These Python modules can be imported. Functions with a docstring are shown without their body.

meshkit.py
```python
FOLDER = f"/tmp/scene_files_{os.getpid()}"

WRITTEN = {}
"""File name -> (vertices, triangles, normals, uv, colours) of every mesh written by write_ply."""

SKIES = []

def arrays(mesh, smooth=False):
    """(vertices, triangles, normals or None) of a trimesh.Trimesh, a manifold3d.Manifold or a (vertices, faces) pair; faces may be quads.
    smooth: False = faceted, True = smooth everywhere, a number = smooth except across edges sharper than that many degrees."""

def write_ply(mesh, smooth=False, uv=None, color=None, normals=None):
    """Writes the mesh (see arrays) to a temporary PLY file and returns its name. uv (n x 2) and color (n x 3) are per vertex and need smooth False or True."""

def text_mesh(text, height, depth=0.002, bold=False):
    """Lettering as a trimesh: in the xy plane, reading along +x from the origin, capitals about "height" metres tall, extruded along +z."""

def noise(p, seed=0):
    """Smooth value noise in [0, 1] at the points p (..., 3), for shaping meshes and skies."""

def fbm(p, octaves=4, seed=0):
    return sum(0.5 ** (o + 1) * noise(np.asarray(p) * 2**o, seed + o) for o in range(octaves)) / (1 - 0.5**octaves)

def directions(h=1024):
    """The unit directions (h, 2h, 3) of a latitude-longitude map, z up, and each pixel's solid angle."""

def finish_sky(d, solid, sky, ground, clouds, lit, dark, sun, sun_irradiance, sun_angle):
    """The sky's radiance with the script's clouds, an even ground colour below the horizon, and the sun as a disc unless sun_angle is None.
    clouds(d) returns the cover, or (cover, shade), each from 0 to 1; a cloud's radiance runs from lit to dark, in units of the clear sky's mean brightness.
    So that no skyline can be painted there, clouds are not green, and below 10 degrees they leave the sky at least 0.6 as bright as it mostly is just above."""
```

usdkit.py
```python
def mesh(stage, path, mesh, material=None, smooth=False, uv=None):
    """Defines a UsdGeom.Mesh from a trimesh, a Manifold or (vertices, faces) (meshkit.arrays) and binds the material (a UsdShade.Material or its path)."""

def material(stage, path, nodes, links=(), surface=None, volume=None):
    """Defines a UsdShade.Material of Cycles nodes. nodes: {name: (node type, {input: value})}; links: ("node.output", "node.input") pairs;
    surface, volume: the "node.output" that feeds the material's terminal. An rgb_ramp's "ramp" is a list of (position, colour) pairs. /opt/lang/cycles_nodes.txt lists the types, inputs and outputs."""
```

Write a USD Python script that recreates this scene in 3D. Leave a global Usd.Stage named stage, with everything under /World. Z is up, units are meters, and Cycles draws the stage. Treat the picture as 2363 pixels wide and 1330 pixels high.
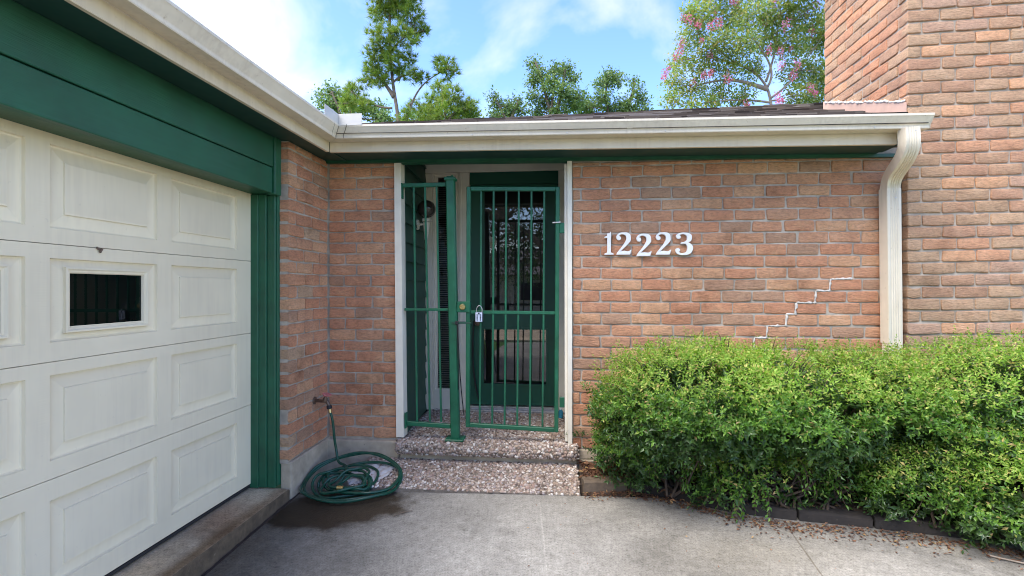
import math
import numpy as np, trimesh, usdkit, meshkit
from shapely.geometry import Point, Polygon, box as sbox
from shapely.ops import unary_union
from pxr import Usd, UsdGeom, UsdLux, UsdShade, Sdf, Gf

stage = Usd.Stage.CreateInMemory()
UsdGeom.SetStageUpAxis(stage, UsdGeom.Tokens.z)
UsdGeom.SetStageMetersPerUnit(stage, 1.0)
world = UsdGeom.Xform.Define(stage, '/World')
stage.SetDefaultPrim(world.GetPrim())
UsdGeom.Scope.Define(stage, '/World/Looks')

# ------------------------------------------------------------------ camera, sky, sun, exposure
YAW = math.atan(112.5 / 1140.0)
EXPOSURE = 2.48
cam = UsdGeom.Camera.Define(stage, '/World/camera')
cf, sf = math.cos(YAW), math.sin(YAW)
cam.AddTransformOp().Set(Gf.Matrix4d(cf, sf, 0, 0, 0, 0, 1, 0, sf, -cf, 0, 0, 0, 0, 1.30, 1))
cam.CreateHorizontalApertureAttr(36.0)
cam.CreateVerticalApertureAttr(36.0 * 576 / 1024)
cam.CreateFocalLengthAttr(36.0 * 1140 / 2363)
cam.CreateClippingRangeAttr(Gf.Vec2f(0.05, 5000))
cam.CreateExposureAttr(EXPOSURE)

SUN = np.array([-0.41, -0.28, 0.87]); SUN /= np.linalg.norm(SUN)
SUN_EL, SUN_ROT = math.asin(SUN[2]), math.atan2(SUN[0], SUN[1])
sun = UsdLux.DistantLight.Define(stage, '/World/sun')
zx = SUN; xx = np.cross([0, 0, 1.0], zx); xx /= np.linalg.norm(xx); yx = np.cross(zx, xx)
sun.AddTransformOp().Set(Gf.Matrix4d(*xx, 0, *yx, 0, *zx, 0, 0, 0, 0, 1))
sun.CreateIntensityAttr(0.35); sun.CreateAngleAttr(52.0); sun.CreateNormalizeAttr(True)
sun.CreateColorAttr(Gf.Vec3f(1.0, 0.94, 0.85))
SKY_STRENGTH = 0.11
sky_mat = usdkit.material(stage, '/World/Looks/sky_look', {
    'tc': ('texture_coordinate', {}),
    'sky': ('sky_texture', {'sky_type': 'single_scattering', 'sun_disc': False, 'sun_elevation': SUN_EL, 'sun_rotation': SUN_ROT, 'aerosol_density': 0.8, 'ozone_density': 2.0}),
    'map': ('mapping', {'scale': (1.0, 1.0, 1.7), 'location': (2.1, 1.5, 0.9)}),
    'n1': ('noise_texture', {'scale': 2.3, 'detail': 7.0, 'roughness': 0.55, 'distortion': 0.6}),
    'n2': ('noise_texture', {'scale': 1.1, 'detail': 2.0, 'roughness': 0.5}),
    'add': ('math', {'math_type': 'multiply_add', 'value2': 0.55}),
    'r': ('rgb_ramp', {'ramp': [(0.72, (0, 0, 0)), (0.87, (0.42, 0.42, 0.42)), (1.0, (0.9, 0.9, 0.9))]}),
    'sat': ('hsv', {'hue': 0.514, 'saturation': 1.2, 'value': 0.84}), 'mix': ('mix_color', {'blend_type': 'mix', 'b': (2.6, 2.48, 2.3), 'use_clamp': False}),
    'bg': ('background_shader', {'strength': SKY_STRENGTH})},
    [('tc.generated', 'map.vector'), ('map.vector', 'n1.vector'), ('map.vector', 'n2.vector'),
     ('n2.fac', 'add.value1'), ('n1.fac', 'add.value3'), ('add.value', 'r.fac'), ('r.color', 'mix.fac'), ('sky.color', 'sat.color'), ('sat.color', 'mix.a'), ('mix.result', 'bg.color')],
    surface='bg.background')
dome = UsdLux.DomeLight.Define(stage, '/World/sky')
UsdShade.MaterialBindingAPI.Apply(dome.GetPrim()).Bind(sky_mat)
dome.GetPrim().SetCustomDataByKey('kind', 'structure')

# ------------------------------------------------------------------ scene helpers
used = {}
def numbered(parent, name):
    k = used.get((parent, name), 0); used[(parent, name)] = k + 1
    return f'{parent}/{name}' if k == 0 else f'{parent}/{name}_{k:03d}'
BASE = {}
def thing(name, label, cat, loc=(0, 0, 0), group=None, kind=None):
    p = numbered('/World', name)
    x = UsdGeom.Xform.Define(stage, p); x.AddTranslateOp().Set(Gf.Vec3d(*map(float, loc)))
    tag(x.GetPrim(), label, cat, group, kind); BASE[p] = np.array(loc, float)
    return p
def tag(prim, label=None, cat=None, group=None, kind=None):
    for k, v in (('label', label), ('category', cat), ('group', group), ('kind', kind)):
        if v: prim.SetCustomDataByKey(k, v)
def obj(name, mesh, m, parent='/World', smooth=False, label=None, cat=None, group=None, kind=None, tone=0):
    """one Mesh prim; the geometry is given in world coordinates; tone = vertices per leaf or pebble, each of which gets its own random tone"""
    v, f, n = meshkit.arrays(mesh, smooth)
    root = '/'.join(parent.split('/')[:3])
    b = BASE.get(root, np.zeros(3))
    p = numbered(parent, name)
    g = UsdGeom.Mesh.Define(stage, p)
    from pxr import Vt
    g.CreatePointsAttr(Vt.Vec3fArray.FromNumpy((v - b).astype(np.float32)))
    g.CreateFaceVertexCountsAttr(Vt.IntArray.FromNumpy(np.full(len(f), 3, np.int32)))
    g.CreateFaceVertexIndicesAttr(Vt.IntArray.FromNumpy(f.astype(np.int32).ravel()))
    g.CreateSubdivisionSchemeAttr('none')
    if n is not None:
        g.CreateNormalsAttr(Vt.Vec3fArray.FromNumpy(n.astype(np.float32))); g.SetNormalsInterpolation('vertex')
    UsdShade.MaterialBindingAPI.Apply(g.GetPrim()).Bind(m)
    if tone:
        t = np.repeat(np.random.default_rng(len(v)).random(len(v) // tone + 1), tone)[:len(v)]
        UsdGeom.PrimvarsAPI(g).CreatePrimvar('tone', Sdf.ValueTypeNames.FloatArray, 'vertex').Set(Vt.FloatArray.FromNumpy(t.astype(np.float32)))
    tag(g.GetPrim(), label, cat, group, kind)
    return p

def cat(*ms):
    V, Fs, k = [], [], 0
    for m in ms:
        if isinstance(m, (tuple, list)) and len(m) == 2 and not hasattr(m, 'vertices'): v, f = m
        else: v, f = np.asarray(m.vertices), np.asarray(m.faces)
        f = np.asarray(f)
        if f.shape[1] == 4: f = np.vstack([f[:, [0, 1, 2]], f[:, [0, 2, 3]]])
        V.append(v); Fs.append(f + k); k += len(v)
    return np.vstack(V), np.vstack(Fs)
def bx(x0, x1, y0, y1, z0, z1, b=0.003):
    x0, x1 = min(x0, x1), max(x0, x1); y0, y1 = min(y0, y1), max(y0, y1); z0, z1 = min(z0, z1), max(z0, z1)
    b = min(b, 0.3 * min(x1 - x0, y1 - y0, z1 - z0))
    P = []
    for sx in (0, 1):
        for sy in (0, 1):
            for sz in (0, 1):
                c = np.array([(x0, x1)[sx], (y0, y1)[sy], (z0, z1)[sz]]); d = np.array([1 - 2 * sx, 1 - 2 * sy, 1 - 2 * sz]) * b
                for k in range(3):
                    e = d.copy(); e[k] = 0; P.append(c + e)
    h = trimesh.convex.convex_hull(np.array(P))
    return np.asarray(h.vertices), np.asarray(h.faces)
def hexa(c8):
    """box from 8 corners: bottom 4 counterclockwise, then top 4"""
    f = [[0, 3, 2, 1], [4, 5, 6, 7], [0, 1, 5, 4], [1, 2, 6, 5], [2, 3, 7, 6], [3, 0, 4, 7]]
    return np.array(c8, float), np.array(f)
def frames(P):
    T = np.gradient(P, axis=0); T /= np.maximum(np.linalg.norm(T, axis=1, keepdims=True), 1e-9)
    n = np.cross(T[0], [0, 0, 1.0]);
    if np.linalg.norm(n) < 1e-3: n = np.cross(T[0], [1.0, 0, 0])
    N = []
    for t in T:
        n = n - t * (n @ t); n /= np.linalg.norm(n); N.append(n)
    N = np.array(N); return T, N, np.cross(T, N)
def tube(P, r, k=8, cap=True):
    P = np.asarray(P, float); T, N, B = frames(P); r = np.broadcast_to(r, len(P))
    a = np.arange(k) / k * 2 * np.pi
    V = P[:, None] + r[:, None, None] * (np.cos(a)[None, :, None] * N[:, None] + np.sin(a)[None, :, None] * B[:, None])
    return grid_strip(V, True, cap)
def grid_strip(V, closed=True, cap=True):
    m, k = V.shape[:2]; i = np.arange(m - 1)[:, None] * k; j = np.arange(k if closed else k - 1)[None]
    j2 = (j + 1) % k
    q = np.stack([i + j, i + j2, i + k + j2, i + k + j], -1).reshape(-1, 4)
    f = np.vstack([q[:, [0, 1, 2]], q[:, [0, 2, 3]]])
    v = V.reshape(-1, 3)
    if cap and closed:
        a = np.arange(k)
        for off, s in ((0, 1), ((m - 1) * k, -1)):
            c = len(v); v = np.vstack([v, v[off:off + k].mean(0)])
            t = np.stack([np.full(k, c), off + (a + 1) % k, off + a], 1)
            f = np.vstack([f, t if s == 1 else t[:, ::-1]])
    return v, f
def spline(P, n):
    from scipy.interpolate import CubicSpline
    P = np.asarray(P, float); t = np.r_[0, np.cumsum(np.linalg.norm(np.diff(P, axis=0), axis=1) ** 0.5 + 1e-9)]
    return CubicSpline(t, P)(np.linspace(0, t[-1], n))
def cyl(a, b, r, k=16, r2=None):
    return tube(np.array([a, b], float), np.array([r, r if r2 is None else r2]), k)
def lathe(prof, origin, axis=(0, 0, 1), k=24):
    """prof: (radius, height) pairs about the axis"""
    ax = np.array(axis, float); ax /= np.linalg.norm(ax)
    u = np.cross(ax, [1.0, 0, 0] if abs(ax[0]) < .9 else [0, 1.0, 0]); u /= np.linalg.norm(u); w = np.cross(ax, u)
    a = np.arange(k) / k * 2 * np.pi
    V = np.array([[np.array(origin) + ax * h + r * (np.cos(t) * u + np.sin(t) * w) for t in a] for r, h in prof])
    return grid_strip(V, True, True)
def extr(poly, origin, u, w, depth):
    """extrude a shapely polygon in the plane origin + a*u + b*w by depth along u x w"""
    ms = []
    for g in getattr(poly, 'geoms', [poly]):
        m = trimesh.creation.extrude_polygon(g, abs(depth), engine='earcut')
        u_, w_ = np.array(u, float), np.array(w, float); n_ = np.cross(u_, w_) * np.sign(depth)
        v = np.array(origin, float) + m.vertices[:, :1] * u_ + m.vertices[:, 1:2] * w_ + m.vertices[:, 2:] * n_
        f = m.faces if depth > 0 else m.faces[:, ::-1]
        ms.append((v, f))
    return cat(*ms)
def gridmesh(xs, ys, zf):
    X, Y = np.meshgrid(xs, ys); Z = zf(X, Y)
    return grid_strip(np.stack([X, Y, Z], -1), False, False)
def leafset(P, D, N, L, W, fold=0.12, curl=0.0):
    """leaf blades: base points, axes, normals, lengths, widths"""
    D = D / np.linalg.norm(D, axis=1, keepdims=True)
    S = np.cross(D, N); S /= np.maximum(np.linalg.norm(S, axis=1, keepdims=True), 1e-9); N = np.cross(S, D)
    L = np.broadcast_to(L, len(P))[:, None]; W = np.broadcast_to(W, len(P))[:, None]
    a = P; c = P + D * L * .5; t = P + D * L - N * L * curl
    l = P + D * L * .45 + S * W * .5 + N * W * fold * 2; r = P + D * L * .45 - S * W * .5 + N * W * fold * 2
    V = np.stack([a, l, t, r, c], 1).reshape(-1, 3)
    f = np.array([[0, 4, 1], [1, 4, 2], [2, 4, 3], [3, 4, 0]])
    return V, (f[None] + 5 * np.arange(len(P))[:, None, None]).reshape(-1, 3)
def unit(v): return v / np.maximum(np.linalg.norm(v, axis=-1, keepdims=True), 1e-9)

# ------------------------------------------------------------------ materials
def mat(name, nodes, links, surface='p.BSDF'): return usdkit.material(stage, f'/World/Looks/{name}', nodes, links, surface=surface)
def paint(name, col, rough=0.45, var=0.06, scale=6.0, bump=0.0, bscale=(60, 60, 60), metal=0.0, spots=0.0, spot_col=(0.2, 0.15, 0.1), streak=0.0, streak_col=(.25, .2, .14), sscale=(34, 34, 2.2)):
    c = np.array(col); lo, hi = c * (1 - var), np.minimum(c * (1 + var), 0.95)
    nodes = {'g': ('geometry', {}), 'n': ('noise_texture', {'scale': scale, 'detail': 5.0, 'roughness': 0.6}),
             'r': ('rgb_ramp', {'ramp': [(0.3, tuple(lo)), (0.7, tuple(hi))]}),
             'n2': ('noise_texture', {'scale': 38.0, 'detail': 3.0, 'roughness': 0.7}),
             'r2': ('rgb_ramp', {'ramp': [(0.66, (0, 0, 0)), (0.74, (spots,) * 3)]}),
             'mx': ('mix_color', {'b': spot_col}),
             'rr': ('map_range', {'from_min': 0.3, 'from_max': 0.7, 'to_min': rough - 0.07, 'to_max': rough + 0.1}),
             'mp': ('mapping', {'scale': bscale}), 'nb': ('noise_texture', {'scale': 1.0, 'detail': 4.0, 'roughness': 0.6}),
             'b': ('bump', {'strength': bump, 'distance': 0.004}), 'p': ('principled_bsdf', {'metallic': metal})}
    links = [('g.position', 'n.vector'), ('g.position', 'n2.vector'), ('n.fac', 'r.fac'), ('n2.fac', 'r2.fac'), ('r2.color', 'mx.fac'), ('r.color', 'mx.a'),
             ('n.fac', 'rr.value'), ('rr.result', 'p.roughness')]
    last = 'mx.result'
    if streak:
        nodes.update({'sm': ('mapping', {'scale': sscale}), 'sn': ('noise_texture', {'scale': 1.0, 'detail': 5.0, 'roughness': 0.62}), 'sn2': ('noise_texture', {'scale': 2.3, 'detail': 3.0}),
                      'sa': ('math', {'math_type': 'multiply'}), 'sr': ('rgb_ramp', {'ramp': [(.24, (0, 0, 0)), (.46, (streak,) * 3)]}), 'sx': ('mix_color', {'b': streak_col})})
        links += [('g.position', 'sm.vector'), ('sm.vector', 'sn.vector'), ('g.position', 'sn2.vector'), ('sn.fac', 'sa.value1'), ('sn2.fac', 'sa.value2'), ('sa.value', 'sr.fac'), ('sr.color', 'sx.fac'), (last, 'sx.a')]
        last = 'sx.result'
    links.append((last, 'p.base_color'))
    if bump: links += [('g.position', 'mp.vector'), ('mp.vector', 'nb.vector'), ('nb.fac', 'b.height'), ('b.normal', 'p.normal')]
    return mat(name, nodes, links)
def brickmat(name, a, b, c):
    mean, gain = (np.array([.335, .172, .113]), np.array([1.84, 1.84, 1.61])) if 'red' in name else (np.array([.375, .235, .155]), np.array([1.40, 1.36, 1.30]))
    a, b, c = [tuple((mean + .46 * (np.array(t) - mean)) * gain) for t in (a, b, c)]
    return mat(name, {'g': ('geometry', {}),
        'n1': ('noise_texture', {'scale': 9.0, 'detail': 4.0, 'roughness': 0.65, 'distortion': 0.4}),
        'mp': ('mapping', {'scale': (1.0, 1.0, 2.6), 'rotation': (0, 0.35, 0)}),
        'n2': ('noise_texture', {'scale': 42.0, 'detail': 7.0, 'roughness': 0.75}),
        'n3': ('noise_texture', {'scale': 260.0, 'detail': 2.0}),
        'n4': ('noise_texture', {'scale': 28.0, 'detail': 5.0, 'roughness': 0.75}),
        'r1': ('rgb_ramp', {'ramp': [(0.34, a), (0.5, b), (0.66, c)]}),
        'r2': ('rgb_ramp', {'ramp': [(0.25, (0.55, 0.52, 0.5)), (0.5, (1, 1, 1)), (0.75, (1.25, 1.2, 1.15))]}),
        'm': ('mix_color', {'blend_type': 'multiply', 'fac': 1.0, 'use_clamp': False}),
        'r4': ('rgb_ramp', {'ramp': [(0.66, (0, 0, 0)), (0.76, (0.55, 0.55, 0.55))]}),
        'm4': ('mix_color', {'b': (0.47, 0.42, 0.36)}),
        'r5': ('rgb_ramp', {'ramp': [(0.24, (0.7, 0.7, 0.7)), (0.34, (0, 0, 0))]}),
        'm5': ('mix_color', {'b': (0.09, 0.06, 0.05)}), 'n6': ('noise_texture', {'scale': 1.7, 'detail': 6.0, 'roughness': 0.68}), 'r6': ('rgb_ramp', {'ramp': [(.30, (.58, .54, .50)), (.44, (1, 1, 1)), (.7, (1.12, 1.12, 1.12))]}), 'm6': ('mix_color', {'blend_type': 'multiply', 'fac': 1.0, 'use_clamp': False}),
        'h': ('math', {'math_type': 'multiply_add', 'value2': 0.25}),
        'bp': ('bump', {'strength': 1.0, 'distance': 0.02}),
        'p': ('principled_bsdf', {'roughness': 0.92, 'specular_ior_level': 0.25})},
        [('g.position', 'n1.vector'), ('g.position', 'mp.vector'), ('mp.vector', 'n2.vector'), ('g.position', 'n3.vector'), ('g.position', 'n4.vector'),
         ('n1.fac', 'r1.fac'), ('n2.fac', 'r2.fac'), ('r1.color', 'm.a'), ('r2.color', 'm.b'),
         ('n4.fac', 'r4.fac'), ('r4.color', 'm4.fac'), ('m.result', 'm4.a'), ('n4.fac', 'r5.fac'), ('r5.color', 'm5.fac'), ('m4.result', 'm5.a'), ('g.position', 'n6.vector'), ('n6.fac', 'r6.fac'), ('m5.result', 'm6.a'), ('r6.color', 'm6.b'), ('m6.result', 'p.base_color'),
         ('n3.fac', 'h.value1'), ('n2.fac', 'h.value3'), ('h.value', 'bp.height'), ('bp.normal', 'p.normal')])
RED = [brickmat(f'brick_red_{i}', *t) for i, t in enumerate([
    ((.26, .105, .065), (.34, .145, .092), (.38, .18, .12)), ((.31, .15, .095), (.37, .185, .12), (.42, .22, .145)),
    ((.34, .18, .115), (.40, .22, .145), (.44, .26, .175)), ((.29, .125, .08), (.36, .165, .105), (.40, .23, .15)),
    ((.25, .115, .08), (.32, .16, .11), (.37, .205, .14)), ((.36, .21, .135), (.42, .255, .165), (.45, .29, .2)),
    ((.30, .13, .085), (.345, .155, .1), (.40, .2, .135)), ((.28, .15, .105), (.34, .19, .13), (.39, .23, .165))])]
TAN = [brickmat(f'brick_tan_{i}', *t) for i, t in enumerate([
    ((.31, .175, .11), (.38, .235, .15), (.43, .29, .19)), ((.34, .22, .135), (.41, .28, .18), (.46, .33, .22)),
    ((.28, .15, .095), (.35, .20, .13), (.40, .25, .17)), ((.36, .25, .16), (.43, .31, .2), (.47, .35, .24)),
    ((.30, .20, .125), (.36, .25, .16), (.41, .30, .2)), ((.33, .165, .105), (.39, .21, .14), (.43, .26, .18)),
    ((.33, .21, .165), (.39, .26, .20), (.44, .32, .25))])]
mortar = paint('mortar', (.40, .345, .275), .95, .3, 9, .6, (110, 110, 110))
caulk = paint('caulk', (.60, .56, .50), .85, .25, 45, .4, (90, 90, 90))
green_wood = paint('green_wood', (.013, .088, .046), .5, .26, 4, .5, (150, 7, 240), streak=.35, streak_col=(.030, .115, .075), sscale=(60, 3, 90))
green_trim = paint('green_trim', (.010, .085, .040), .45, .25, 8, .35, (120, 120, 9), streak=.3, streak_col=(.030, .12, .075))
green_soffit = paint('green_soffit', (.008, .05, .038), .6, .12, 6, .15, (40, 40, 40))
green_siding = paint('green_siding', (.016, .066, .042), .55, .2, 6, .3, (240, 9, 160))
green_iron = paint('green_iron', (.010, .105, .050), .40, .25, 9, .15, (80, 80, 80), spots=.5, spot_col=(.03, .16, .10))
green_door = paint('green_door', (.007, .075, .043), .4, .08, 5, .05)
beige = paint('beige_paint', (.78, .69, .50), .42, .06, 1.8, .12, (260, 5, 260), spots=.16, spot_col=(.42, .36, .28), streak=.30, streak_col=(.57, .49, .37))
trimw = paint('beige_trim', (.74, .69, .57), .5, .07, 7, .25, (60, 60, 8), spots=.25, spot_col=(.38, .34, .28))
gutterm = paint('gutter_paint', (.66, .585, .45), .32, .08, 3, 0, spots=.5, spot_col=(.30, .22, .15), streak=.45, streak_col=(.40, .33, .25))
fasciam = paint('fascia_paint', (.66, .57, .41), .45, .08, 4, .15, (9, 140, 200), spots=.3, spot_col=(.34, .27, .18), streak=.35, streak_col=(.44, .36, .25))
white_metal = paint('white_paint', (.80, .79, .76), .35, .03, 9)
white_bright = paint('white_vinyl', (.74, .69, .57), .35, .03, 9)
aluminium = paint('aluminium', (.55, .55, .56), .35, .08, 30, metal=.9)
brass = paint('brass', (.62, .46, .20), .3, .1, 60, metal=1.0)
bronze = paint('old_bronze', (.16, .11, .08), .4, .2, 50, metal=.8)
black_rubber = paint('black_rubber', (.012, .012, .013), .55, .2, 30)
painted_dark_room = paint('painted_dark_room', (.010, .009, .010), .9, .2, 3)  # near-black colour stands in for unlit interiors
red_paint = paint('faded_red', (.52, .16, .14), .55, .2, 60)
hose_m = paint('hose_vinyl', (.007, .060, .036), .28, .15, 20)
lock_face = paint('lock_face', (.55, .60, .72), .35, .05, 40)
lock_body = paint('lock_body', (.035, .04, .05), .5, .2, 40)
blue_pl = paint('blue_plastic', (.03, .22, .34), .4, .1, 40)
sticker_blue = paint('sticker_blue', (.03, .10, .36), .4, .03, 40)
smoke_glass = mat('smoke_glass', {'p': ('principled_bsdf', {'base_color': (.035, .026, .022), 'roughness': 0.08, 'coat_weight': .5})}, [])
foundation_m = paint('old_concrete', (.42, .35, .255), .95, .3, 7, .7, (70, 70, 70), spots=.4, spot_col=(.14, .125, .10))
paper_m = paint('pale_plastic', (.52, .49, .47), .55, .15, 25, .3, (40, 40, 40))
bark = paint('bark', (.16, .12, .09), .95, .3, 12, .8, (50, 50, 14))
shrub_bark = paint('shrub_bark', (.075, .052, .036), .95, .3, 20)
bark_pale = paint('bark_pale', (.30, .24, .19), .9, .25, 12, .5, (50, 50, 14))
shingle_m = paint('shingle', (.050, .039, .032), .95, .35, 22, .8, (120, 120, 120), spots=.5, spot_col=(.2, .17, .15))
edging_m = paint('dark_edging', (.032, .026, .022), .9, .35, 20, .7, (60, 60, 60), spots=.6, spot_col=(.14, .115, .09))
soil = paint('soil', (.05, .034, .024), 1.0, .4, 25, .9, (60, 60, 60), spots=.6, spot_col=(.12, .075, .045))
splash_m = paint('splash_metal', (.56, .54, .49), .4, .06, 9)
flash_m = paint('flashing', (.56, .36, .26), .6, .12, 6, .2, (30, 30, 30), spots=.3, spot_col=(.6, .5, .44))
nest_m = paint('mud_nest', (.16, .11, .08), .95, .3, 120)

def glass(name, tint=(.80, .84, .84), ior=1.5):
    return mat(name, {'t': ('transparent_bsdf', {'color': tint}), 'gl': ('glossy_bsdf', {'color': (1, 1, 1), 'roughness': 0.0}),
                      'fr': ('fresnel', {'IOR': ior}), 'mul': ('math', {'math_type': 'multiply', 'value2': 1.5, 'use_clamp': True}), 'mx': ('mix_closure', {})},
               [('fr.fac', 'mul.value1'), ('mul.value', 'mx.fac'), ('t.BSDF', 'mx.closure1'), ('gl.BSDF', 'mx.closure2')], surface='mx.closure')
dim_pane = glass('dim_pane', (.35, .36, .38), 1.33)
pane_m = glass('pane_glass', (.62, .62, .64), 1.75)

def concrete(name, base, wet=False):
    nodes = {'g': ('geometry', {}), 'n1': ('noise_texture', {'scale': 1.25, 'detail': 8.0, 'roughness': 0.66, 'distortion': 0.4}),
             'n2': ('noise_texture', {'scale': 26.0, 'detail': 6.0, 'roughness': 0.75}), 'n3': ('noise_texture', {'scale': 105.0, 'detail': 4.0, 'roughness': 0.75}),
             'r1': ('rgb_ramp', {'ramp': [(0.28, tuple(base * .50)), (0.41, tuple(base * .80)), (0.50, tuple(base)), (0.60, tuple(base * 1.10)), (0.72, tuple(base * 1.36))]}),
             'r2': ('rgb_ramp', {'ramp': [(0.25, (.55, .54, .51)), (0.42, (.9, .9, .89)), (0.55, (1.02, 1.02, 1.02)), (0.75, (1.3, 1.3, 1.3))]}),
             'r3': ('rgb_ramp', {'ramp': [(0.28, (.42, .41, .39)), (0.45, (.95, .95, .95)), (0.7, (1.3, 1.3, 1.3))]}),
             'm1': ('mix_color', {'blend_type': 'multiply', 'fac': 1.0, 'use_clamp': False}), 'm2': ('mix_color', {'blend_type': 'multiply', 'fac': 1.0, 'use_clamp': False}),
             'ht': ('math', {'math_type': 'multiply_add', 'value2': 0.6}), 'bp': ('bump', {'strength': 0.6, 'distance': 0.006}),
             'p': ('principled_bsdf', {'roughness': 0.9, 'specular_ior_level': 0.3})}
    links = [('g.position', f'{k}.vector') for k in ('n1', 'n2', 'n3')] + [('n1.fac', 'r1.fac'), ('n2.fac', 'r2.fac'), ('n3.fac', 'r3.fac'), ('r1.color', 'm1.a'), ('r2.color', 'm1.b'),
             ('m1.result', 'm2.a'), ('r3.color', 'm2.b'), ('n2.fac', 'ht.value1'), ('n3.fac', 'ht.value3'), ('ht.value', 'bp.height'), ('bp.normal', 'p.normal')]
    last = 'm2.result'
    if wet:
        # damp, mossy patch beside the coiled hose and along the slab lip; paler patches; the control joint
        def spot(tag_, loc, rot, sc, lo, hi, col, amt, dist):
            nodes.update({f'{tag_}mp': ('mapping', {'mapping_type': 'texture', 'location': loc, 'rotation': (0, 0, rot), 'scale': sc}), f'{tag_}l': ('vector_math', {'math_type': 'length'}),
                          f'{tag_}n': ('noise_texture', {'scale': 5.0, 'detail': 6.0, 'roughness': 0.65}), f'{tag_}a': ('math', {'math_type': 'multiply_add', 'value2': dist}),
                          f'{tag_}m': ('map_range', {'from_min': lo + dist * .5, 'from_max': hi + dist * .5, 'to_min': amt, 'to_max': 0.0, 'clamp': True}), f'{tag_}x': ('mix_color', {'b': col, 'blend_type': 'multiply'})})
            links.extend([('g.position', f'{tag_}mp.vector'), (f'{tag_}mp.vector', f'{tag_}l.vector1'), ('g.position', f'{tag_}n.vector'), (f'{tag_}n.fac', f'{tag_}a.value1'),
                          (f'{tag_}l.value', f'{tag_}a.value3'), (f'{tag_}a.value', f'{tag_}m.value'), (f'{tag_}m.result', f'{tag_}x.fac')])
        if wet == 'slab':
            spot('w', (-1.79, 2.2, 0), 0, (.07, 1.7, 9), .2, 1.1, (.46, .38, .30), 1.0, .9)
            spot('e', (-1.92, 2.62, 0), .3, (.17, .30, 9), .2, 1.1, (.66, .55, .50), 1.0, 1.0)
            spot('c', (-1.90, 1.9, 0), .1, (.12, .5, 9), .2, 1.1, (1.25, 1.15, 1.0), 1.0, 1.0)
        else:
          spot('w', (-1.38, 2.96, -.06), .22, (.50, .27, 9), .76, .98, (.24, .195, .15), 1.0, .9)
          spot('e', (-1.76, 2.3, -.06), .0, (.75, 1.7, 9), .1, 1.1, (.42, .37, .31), 1.0, .8)
          spot('c', (-.32, 2.5, -.06), .1, (.62, .85, 9), .1, 1.1, (1.38, 1.40, 1.42), 1.0, .9)
          spot('f', (-.10, 2.75, -.06), .09, (.006, .42, 9), .5, 1.1, (1.22, 1.22, 1.22), 1.0, .8)
          spot('d', (.9, 2.55, -.06), .3, (.7, .35, 9), .2, 1.1, (.74, .72, .67), .9, .9)
          spot('k', (1.222, 2.55, -.06), -.085, (.005, .6, 9), .6, 1.05, (.66, .62, .57), 1.0, .9)
        for t_ in ('wec' if wet == 'slab' else 'wecfdk'):
            links.append((last, f'{t_}x.a')); last = f'{t_}x.result'
        if wet != 'slab': nodes['rw'] = ('map_range', {'from_min': 0, 'from_max': 1, 'to_min': .9, 'to_max': .5})
        if wet != 'slab': links += [('wm.result', 'rw.value'), ('rw.result', 'p.roughness')]
    links.append((last, 'p.base_color'))
    return mat(name, nodes, links)
drive_m = concrete('driveway_concrete', np.array([.25, .234, .203]), True)
slab_m = concrete('slab_concrete', np.array([.50, .40, .275]), 'slab')
aggregate_m = paint('aggregate_matrix', (.20, .165, .13), .95, .3, 30, .6, (80, 80, 80))
lip_m = paint('lip_concrete', (.13, .092, .055), .95, .4, 16, .9, (50, 50, 50), spots=.6, spot_col=(.30, .24, .17))
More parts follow.
